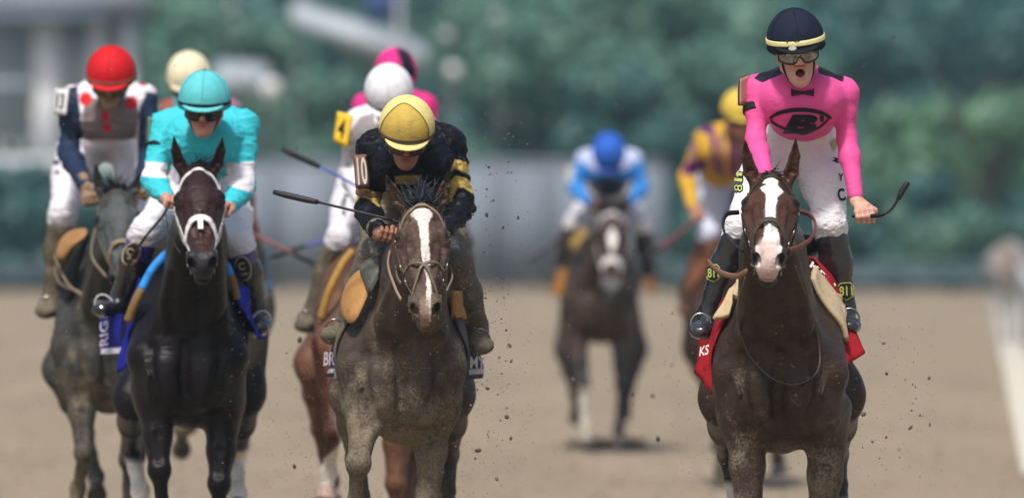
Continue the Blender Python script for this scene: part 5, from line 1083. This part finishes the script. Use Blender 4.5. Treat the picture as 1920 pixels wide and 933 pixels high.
R5 = rider(dict(d=36.0, label='jockey in white silks and white cap with a yellow number 4 badge on his arm', head=(729, 188, .0), hrot=(0, 30, 0), skin=(.3, .18, .12), smud=.3,
    j=dict(shL=(672, 232, .38), shR=(786, 232, .38), chest=(730, 262, .28), waist=(722, 300, .7), pel=(712, 345, 1.0), neck=(729, 235, .25),
        elL=(655, 322, .35), wrL=(680, 385, .0), grL=(690, 392, -.05), elR=(800, 320, .35), wrR=(770, 385, .0), grR=(760, 392, -.05),
        hpL=(672, 350, 1.0), hpR=(752, 350, 1.0), knL=(638, 448, .5), knR=(790, 448, .5), anL=(588, 585, .62), anR=(835, 585, .62), toL=(568, 610, .45), toR=(852, 612, .45)),
    axisL=(1, .3, -.4), axisR=(1, 0, 0), jc=(.74, .73, .78), jmud=.28, cuffb=.95, vox=.008, hvox=.005, hc=(.80, .80, .86), hmud=.42, bandc=(.10, .12, .2), bandz=.012, rimz=-.01, visz=.006, bandw=.007,
    jp=[([(662, 240), (676, 218), (700, 212), (705, 240), (690, 275), (662, 272)], (.30, .27, .28)), ('mud', [(640, 270), (680, 270), (672, 310), (645, 320)], .4, 8)],
    bc=(.72, .71, .78), bmud=.32, bomud=.8, boc=(.035, .035, .06), bomat='leather', borough=.5, bop=[([(590, 440), (660, 460), (640, 505), (590, 480)], (.02, .018, .02))]))
badge(R5, 'number_badge', [(634, 210, .30), (660, 217, .24), (650, 276, .22), (626, 264, .27)], (.85, .55, .03), (.6, .4, .03), '4', mud=.05, tw=.5, thh=.6)
ring(R5, 'arm_band', None, 'shL', 'elL', .45, .066, .02, .006, (.05, .045, .05), mud=.2)
prints(R5, 'breeches', 36.0, [(text_mesh(t, .03), c, 14, 10, 75, (.05, .05, .07), .004) for t, c in (('S', (643, 384)), ('A', (645, 398)), ('N', (647, 370)))])
stirrup(L5, R5['J']['anL'], R5['J']['toL'], (.25, .22, .18))
w5 = R5['q']; BLW = (.05, .11, .45)
whip([w5((529, 280, .0)), w5((565, 297, .0)), w5((599, 313, .0))], [w5((597, 312, .0)), w5((630, 328, -.02)), w5((690, 360, -.04))], [w5((690, 360, -.04)), w5((700, 366, -.04)), w5((706, 370, -.04))], 'blue-shafted whip with a dark grip, upper one left of the number 4 jockey', shc=BLW, r=(.014, .006, .006))

# ============================================================ the cream-capped rider behind the turquoise one
L6 = horse(dict(d=40.0, cx=395, col=(.08, .055, .045), label='dark racehorse almost hidden behind the near-black one, its raised grey hooves showing beneath', poll=(395, 400, -.42), nose=(395, 540, -.8), ears=((370, 372, -.44), (420, 372, -.44)), hw=.30, mud=.6, hmud=.4, vox=.014, fine=.009,
    fl=((350, 735, .1), (342, 800, -.12), (340, 838, .35), (340, 842, .42)), fr=((438, 735, .1), (448, 790, -.05), (450, 822, .35), (450, 832, .42)), hl=((330, 690, 1.2), (345, 745, 1.7), (352, 780, 1.5), (354, 800, 1.4)), hr=((450, 690, 1.2), (440, 745, 1.7), (432, 780, 1.5), (430, 800, 1.4)), hoofc=(.16, .15, .14)))
R6 = rider(dict(d=40.0, label='jockey with a cream cap mostly hidden behind the turquoise jockey', head=(354, 158, .1), hrot=(-5, 24, 0), j=dict(shL=(318, 212, .38), shR=(430, 210, .38), chest=(372, 240, .28), waist=(378, 280, .7), pel=(385, 330, 1.0), neck=(365, 205, .25),
        elL=(320, 290, .35), wrL=(350, 350, .0), elR=(440, 300, .35), wrR=(425, 350, .0), hpL=(350, 345, 1.0), hpR=(430, 340, 1.0), knL=(320, 430, .5), knR=(458, 418, .5), anL=(290, 530, .62), anR=(484, 540, .62), toL=(275, 550, .45), toR=(492, 562, .40)),
    axisL=(1, 0, 0), axisR=(1, 0, 0), jc=(.04, .24, .26), vox=.011, hvox=.007, fvox=.005, zvox=.007, hc=(.80, .74, .52), bandc=(.6, .55, .4), bc=(.30, .10, .07), bmud=.5, bomud=.6, boc=(.10, .08, .07), bomat='leather', rimz=-.02,
    jp=[([(415, 160), (445, 160), (452, 200), (420, 205)], (.30, .14, .20)), ([(300, 180), (325, 180), (325, 230), (300, 240)], (.30, .08, .06))]))
w6 = R6['q']
whip([w6((592, 496, .2)), w6((572, 486, .2)), w6((548, 474, .2))], [w6((550, 475, .2)), w6((520, 460, .2)), w6((470, 438, .2))], [w6((470, 438, .2)), w6((462, 434, .2)), w6((456, 431, .2))], 'reddish whip crossing behind another between the turquoise and gold riders', shc=(.35, .12, .12), r=(.013, .007, .007))
sheet(dict(q=w6, H=L6['H'], root=L6['root']), 'saddle_cloth', [(470, 440, .5), (498, 470, .9), (508, 540, .9), (480, 560, .5)], (.16, .30, .42), .02, .01, seed=4, mud=.4)

# ============================================================ the pink-capped rider behind the white one
L7 = horse(dict(d=41.0, cx=790, col=(.075, .05, .055), label='dark purple-brown racehorse almost hidden behind the gold-capped jockey', poll=(790, 400, -.42), nose=(790, 540, -.8), ears=((765, 372, -.44), (815, 372, -.44)), hw=.30, mud=.5, hmud=.4, vox=.014, fine=.009,
    fl=((755, 735, .1), (752, 830, -.1), (752, 900, .1), (752, 960, .1)), fr=((828, 735, .1), (815, 830, -.05), (812, 900, .1), (812, 960, .1)), hl=((740, 690, 1.2), (745, 775, 1.7), (752, 850, 1.5), (754, 900, 1.4)), hr=((842, 690, 1.2), (832, 765, 1.7), (822, 850, 1.5), (820, 900, 1.4))))
PKD = (.72, .03, .25)
R7 = rider(dict(d=41.0, label='jockey in bright pink silks, pink cap with a black stripe, behind the white-capped one', head=(742, 150, .1), hrot=(5, 24, 0), j=dict(shL=(685, 200, .38), shR=(795, 200, .38), chest=(742, 230, .28), waist=(750, 280, .7), pel=(770, 330, 1.0), neck=(742, 195, .25),
        elL=(690, 290, .35), wrL=(720, 350, .0), elR=(808, 300, .35), wrR=(800, 350, .0), hpL=(735, 345, 1.0), hpR=(815, 340, 1.0), knL=(715, 430, .5), knR=(862, 450, .5), anL=(690, 530, .62), anR=(868, 540, .62), toL=(675, 550, .45), toR=(876, 565, .40)),
    axisL=(1, 0, 0), axisR=(1, 0, 0), jc=PKD, vox=.011, hvox=.007, fvox=.005, zvox=.007, hc=PKD, bandc=(.5, .03, .2), bc=(.12, .09, .14), bmud=.4, bomud=.5, boc=(.06, .045, .07), bomat='leather', hp_=[([(738, 80), (752, 80), (772, 105), (780, 140), (760, 160), (752, 120)], (.012, .012, .03))]))
w7 = R7['q']
whip([w7((508, 482, .2)), w7((535, 473, .2)), w7((572, 460, .2))], [w7((570, 461, .2)), w7((620, 446, .2)), w7((700, 420, .2))], [w7((700, 420, .2)), w7((706, 418, .2)), w7((712, 416, .2))], 'blue-shafted whip crossing the reddish one, its black grip at the left', shc=BLW, r=(.014, .007, .007))

# ============================================================ the blue rider in the middle distance
L8 = horse(dict(d=55.2, cx=1127, col=(.060, .038, .030), hcol=(.05, .025, .02), dark=(.03, .028, .032), label='dark brown racehorse with a white star and sheepskin noseband, alone in mid track', poll=(1148, 392, -.42), nose=(1146, 520, -.60), ears=((1128, 368, -.44), (1170, 366, -.44)), hw=.31, mud=.45, hmud=.25, vox=.015, fine=.008, legz=.7, hs=1.08,
    fl=((1080, 650, .1), (1092, 717, -.05), (1096, 798, .0), (1098, 840, .0)), fr=((1168, 655, .1), (1166, 718, .0), (1161, 800, .0), (1158, 838, .0)), hl=((1062, 655, 1.2), (1078, 730, 1.7), (1082, 775, 1.8), (1080, 782, 1.95)), hr=((1192, 655, 1.2), (1180, 720, 1.7), (1172, 765, 1.8), (1170, 775, 1.95)), socks=(.48, 0, 0, 0),
    blaze=((.13, .0, .004), (.20, .004, .034), (.26, .004, .022), (.30, .0, .004)), nosec=(.12, .12, .13), lr=1.05))
bridle(L8, (.55, .50, .52), noseband=(.78, .76, .78), brow=(.62, .58, .62), mud=.1, wd=.028, nbw=.045)
sheet(L8, 'saddle_cloth', [(1048, 505, .3), (1062, 505, .2), (1058, 552, .2), (1028, 552, .4)], (.42, .19, .05), .01, .01, seed=1, mud=.15); sheet(L8, 'saddle_cloth', [(1205, 520, .2), (1222, 520, .4), (1232, 550, .4), (1214, 552, .2)], (.30, .15, .05), .01, .01, seed=1, mud=.15)
sheet(L8, 'saddle_pad', [(1092, 425, .1), (1100, 440, .0), (1078, 470, .1), (1068, 455, .25)], (.42, .28, .09), .01, .02, seed=1, mud=.15)
BL = (.04, .24, .66)
R8 = rider(dict(d=55.2, label='jockey in light blue and white silks with a royal blue cap', head=(1141, 296, .0), hrot=(0, 38, 0), skin=(.12, .07, .05), j=dict(shL=(1098, 300, .38), shR=(1186, 300, .38), chest=(1141, 318, .28), waist=(1140, 345, .7), pel=(1138, 372, 1.0), neck=(1141, 315, .25),
        elL=(1078, 352, .35), wrL=(1108, 385, .0), grL=(1114, 388, -.05), elR=(1204, 352, .35), wrR=(1176, 385, .0), grR=(1170, 388, -.05), hpL=(1118, 385, 1.0), hpR=(1162, 385, 1.0), knL=(1076, 418, .5), knR=(1203, 422, .5), anL=(1050, 500, .62), anR=(1216, 505, .62), toL=(1040, 518, .45), toR=(1226, 520, .45)),
    axisL=(1, 0, 0), axisR=(1, 0, 0), jc=BL, vox=.012, hvox=.008, fvox=.006, zvox=.008, hc=(.03, .13, .60), bandc=(.03, .10, .5), bc=(.75, .73, .78), bmud=.2, bomud=.4, boc=(.05, .04, .05), bomat='leather', rimz=-.02, visz=0, bs=1.04, hs=1.05,
    jp=[([(1066, 270), (1216, 270), (1206, 300), (1190, 304), (1168, 322), (1116, 322), (1094, 304), (1074, 300)], (.50, .56, .80)), ([(1100, 336), (1186, 336), (1180, 400), (1105, 400)], (.02, .03, .07))]))
badge(R8, 'number_badge', [(1064, 314, .30), (1084, 312, .36), (1084, 346, .36), (1064, 344, .30)], (.80, .76, .66), (.7, .6, .3), mud=.03)
w8 = R8['q']
whip([w8((986, 490, .2)), w8((1010, 474, .2)), w8((1036, 458, .2))], [w8((1034, 459, .2)), w8((1050, 448, .2)), w8((1070, 435, .15))], [w8((1070, 435, .15)), w8((1075, 432, .15)), w8((1080, 429, .15))], 'grey whip held low to the left of the blue-capped jockey', r=(.022, .012, .01), hc=(.06, .065, .08))

# ============================================================ the purple and gold rider behind the lead horse
L9 = horse(dict(d=48.0, cx=1375, col=(.06, .03, .02), label='brown muddy racehorse just left of the leading bay, carrying the purple and gold jockey', poll=(1400, 380, -.42), nose=(1400, 520, -.7), ears=((1380, 350, -.44), (1420, 350, -.44)), hw=.32, mud=.5, hmud=.3, vox=.014, fine=.009, legz=.75, dark=(.06, .06, .065), hoofc=(.14, .14, .14),
    fl=((1340, 690, .1), (1350, 790, -.05), (1352, 880, .0), (1354, 935, .0)), fr=((1415, 700, .1), (1445, 800, -.15), (1458, 858, .25), (1462, 885, .28)), hl=((1305, 650, 1.2), (1330, 730, 1.7), (1348, 800, 1.5), (1350, 840, 1.4)), hr=((1430, 650, 1.2), (1425, 740, 1.7), (1420, 800, 1.5), (1420, 840, 1.4)), lr=1.1))
sheet(L9, 'saddle_pad', [(1345, 452, .2), (1330, 452, .4), (1300, 545, .4), (1312, 560, .2)], (.18, .07, .035), .01, .02, seed=1, mud=.3)
PUR9 = (.13, .02, .13); YL = (.58, .34, .035)
R9 = rider(dict(d=48.0, label='jockey in purple and gold silks with a yellow cap, behind the pink jockey', head=(1386, 218, .2), hrot=(12, 20, 0), skin=(.45, .22, .15), j=dict(shL=(1322, 262, .40), shR=(1410, 262, .40), chest=(1358, 285, .34), waist=(1352, 322, .6), pel=(1352, 350, .9), neck=(1375, 250, .3),
        elL=(1286, 330, .45), wrL=(1300, 392, .2), grL=(1308, 406, .15), elR=(1430, 330, .4), wrR=(1420, 380, .1), hpL=(1338, 345, .85), hpR=(1390, 350, .9), knL=(1330, 440, .5), knR=(1420, 440, .5), anL=(1292, 550, .62), anR=(1440, 550, .62), toL=(1284, 585, .45), toR=(1455, 580, .45)),
    axisL=(.9, 0, .5), axisR=(1, 0, 0), jc=YL, vox=.011, hvox=.006, fvox=.004, zvox=.007, hc=(.72, .52, .09), bandc=(.4, .3, .05), bc=(.62, .66, .82), bmud=.1, bomud=.5, boc=(.12, .05, .03), bomat='leather',
    jp=[([(1300, 296), (1330, 300), (1322, 325), (1280, 330), (1280, 310)], PUR9), ([(1330, 250), (1340, 240), (1348, 320), (1336, 330)], PUR9), ([(1348, 255), (1356, 250), (1360, 330), (1350, 335)], PUR9), ([(1366, 250), (1380, 250), (1384, 330), (1368, 335)], PUR9), ([(1318, 232), (1340, 236), (1335, 252), (1312, 250)], PUR9), ([(1294, 262), (1306, 264), (1306, 300), (1292, 300)], (.35, .18, .16)), ([(1385, 225), (1395, 225), (1398, 330), (1386, 330)], PUR9)],
    bp=[([(1330, 330), (1346, 330), (1344, 350), (1330, 350)], (.12, .28, .65))]))
w9 = R9['q']
whip([w9((1206, 487, .3)), w9((1222, 476, .3)), w9((1240, 463, .3))], [w9((1239, 464, .3)), w9((1270, 440, .25)), w9((1302, 412, .15))], [w9((1302, 412, .15)), w9((1308, 407, .15)), w9((1314, 403, .15))], 'red-shafted whip reaching left from the hand of the purple and gold jockey', shc=(.32, .05, .08), r=(.016, .010, .009))

# ============================================================ a far pale pony at the right edge
L10 = horse(dict(d=100.0, sc=.84, cx=1899, col=(.46, .43, .42), hcol=(.30, .22, .18), label='small pale pony far down the track, blurred at the right edge', poll=(1884, 462, -.42), nose=(1884, 505, -.6), ears=((1878, 451, -.44), (1890, 451, -.44)), hw=.3, mud=.1, hmud=.1, vox=.025, fine=.015, dark=(.4, .38, .36), nmane=40, hairc=(.4, .38, .36), forelock=(.02, .03, 30),
    fl=((1886, 560, .1), (1886, 598, -.05), (1886, 632, .0), (1886, 645, .0)), fr=((1912, 560, .1), (1912, 598, -.05), (1912, 632, .0), (1912, 645, .0)), hl=((1884, 560, 1.2), (1886, 600, 1.7), (1888, 632, 1.5), (1888, 645, 1.5)), hr=((1914, 560, 1.2), (1912, 600, 1.7), (1910, 632, 1.5), (1910, 645, 1.5))))
# ------------------------------------------------------------ clods thrown up by the hooves, hanging in the air
cl = []; r = np.random.default_rng(21)
for k in range(5):
    T = SDF(); T.ell((0, 0, 0), V3(.010, .008, .007)); T.ell(r.normal(0, .006, 3), V3(.006, .008, .005)); T.ell(r.normal(0, .007, 3), V3(.005, .004, .006)); v, q_ = T.mesh(.0028); b = MB(); b.add(v+r.normal(0, .0006, v.shape), q_, V3(.13, .10, .07)*r.uniform(.6, 1.4), .9); o = b.build('dirt_clod', M['plain'], origin=(0, 0, 0)); cl.append(o.data); bpy.data.objects.remove(o)
zones = [(880, 960, 250, 900, 60, 31), (860, 1010, 300, 520, 22, 32), (1610, 1750, 640, 880, 24, 31), (470, 640, 600, 930, 18, 33), (960, 1280, 100, 900, 26, 35), (0, 1900, 20, 900, 40, 36), (1050, 1220, 480, 660, 16, 44)]
for x0, x1, y0, y1, n, dd in zones:
    for _ in range(n):
        p = P(r.uniform(x0, x1), r.uniform(y0, y1), dd+r.uniform(-2.2, 2.2)); o = bpy.data.objects.new('dirt_clod', cl[r.integers(5)]); C.objects.link(o); o.location = tuple(p); s_ = float(np.clip(r.lognormal(-1.6, .5), .12, .65)); o.scale = (s_*r.uniform(.8, 1.6), s_, s_*r.uniform(.6, 1)); o.rotation_euler = tuple(r.uniform(0, 6, 3))
        tag(o, 'small brown clod of dirt flying through the air above the track', 'dirt clod', 'clods of dirt thrown up by the hooves')
mb = MB(); r = np.random.default_rng(9)
for x0, x1, y0, y1, n, dd in ((0, 1920, 60, 933, 800, 34), (560, 960, 500, 933, 900, 31.5), (860, 1000, 200, 900, 600, 31.5), (1240, 1760, 560, 933, 700, 30.5), (430, 660, 560, 933, 400, 33), (1000, 1280, 400, 860, 300, 52)):
    for _ in range(n):
        q_ = P(r.uniform(x0, x1), r.uniform(y0, y1), dd+r.uniform(-2.5, 2.5)); mb.add(np.array(ico)*r.uniform(.0008, .0036)*dd/31+q_, ifc, V3(.16, .12, .085)*r.uniform(.5, 2.2), .95)
o = mb.build('flying_grit', M['plain'], origin=(0, 0, 0), smooth=False); tag(o, 'fine grit and dirt specks hanging in the air round the galloping horses', 'grit', kind='stuff')
mb = MB(); r = np.random.default_rng(5)      # spray where the hooves of the blue jockey's horse strike
for px, py, n in ((1100, 838, 260), (1160, 834, 420)):
    for _ in range(n):
        q_ = P(px+r.normal(0, 22), py+6-abs(r.normal(0, 9)), 56.3+r.normal(0, .15)); s_ = r.uniform(.006, .022); mb.add(np.array(ico)*s_+q_, ifc, V3(.13, .10, .075)*r.uniform(.6, 1.3), .95)
o = mb.build('dirt_spray', M['plain'], origin=(0, 0, 0), smooth=False); tag(o, 'dark spray of dirt kicked up at the hooves of the blue-capped rider\'s horse', 'dirt', kind='stuff')
for o in bpy.data.objects:
    if '_org' in o.keys(): del o['_org']
# ------------------------------------------------------------ hazy air down the track
m = bpy.data.materials.new('haze'); m.use_nodes = True; t = m.node_tree; t.nodes.remove(t.nodes['Principled BSDF']); pv = t.nodes.new('ShaderNodeVolumePrincipled'); t.links.new(pv.outputs[0], t.nodes['Material Output'].inputs['Volume'])
pv.inputs['Color'].default_value = (.55, .84, .92, 1); pv.inputs['Density'].default_value = .0006; pv.inputs['Anisotropy'].default_value = .2
b = MB(); box(b, (-205, -25, -1), (205, 430, 15), (1, 1, 1)); o = b.build('haze', m, origin=(0, 0, 0), smooth=False); tag(o, None, None, kind='stuff')
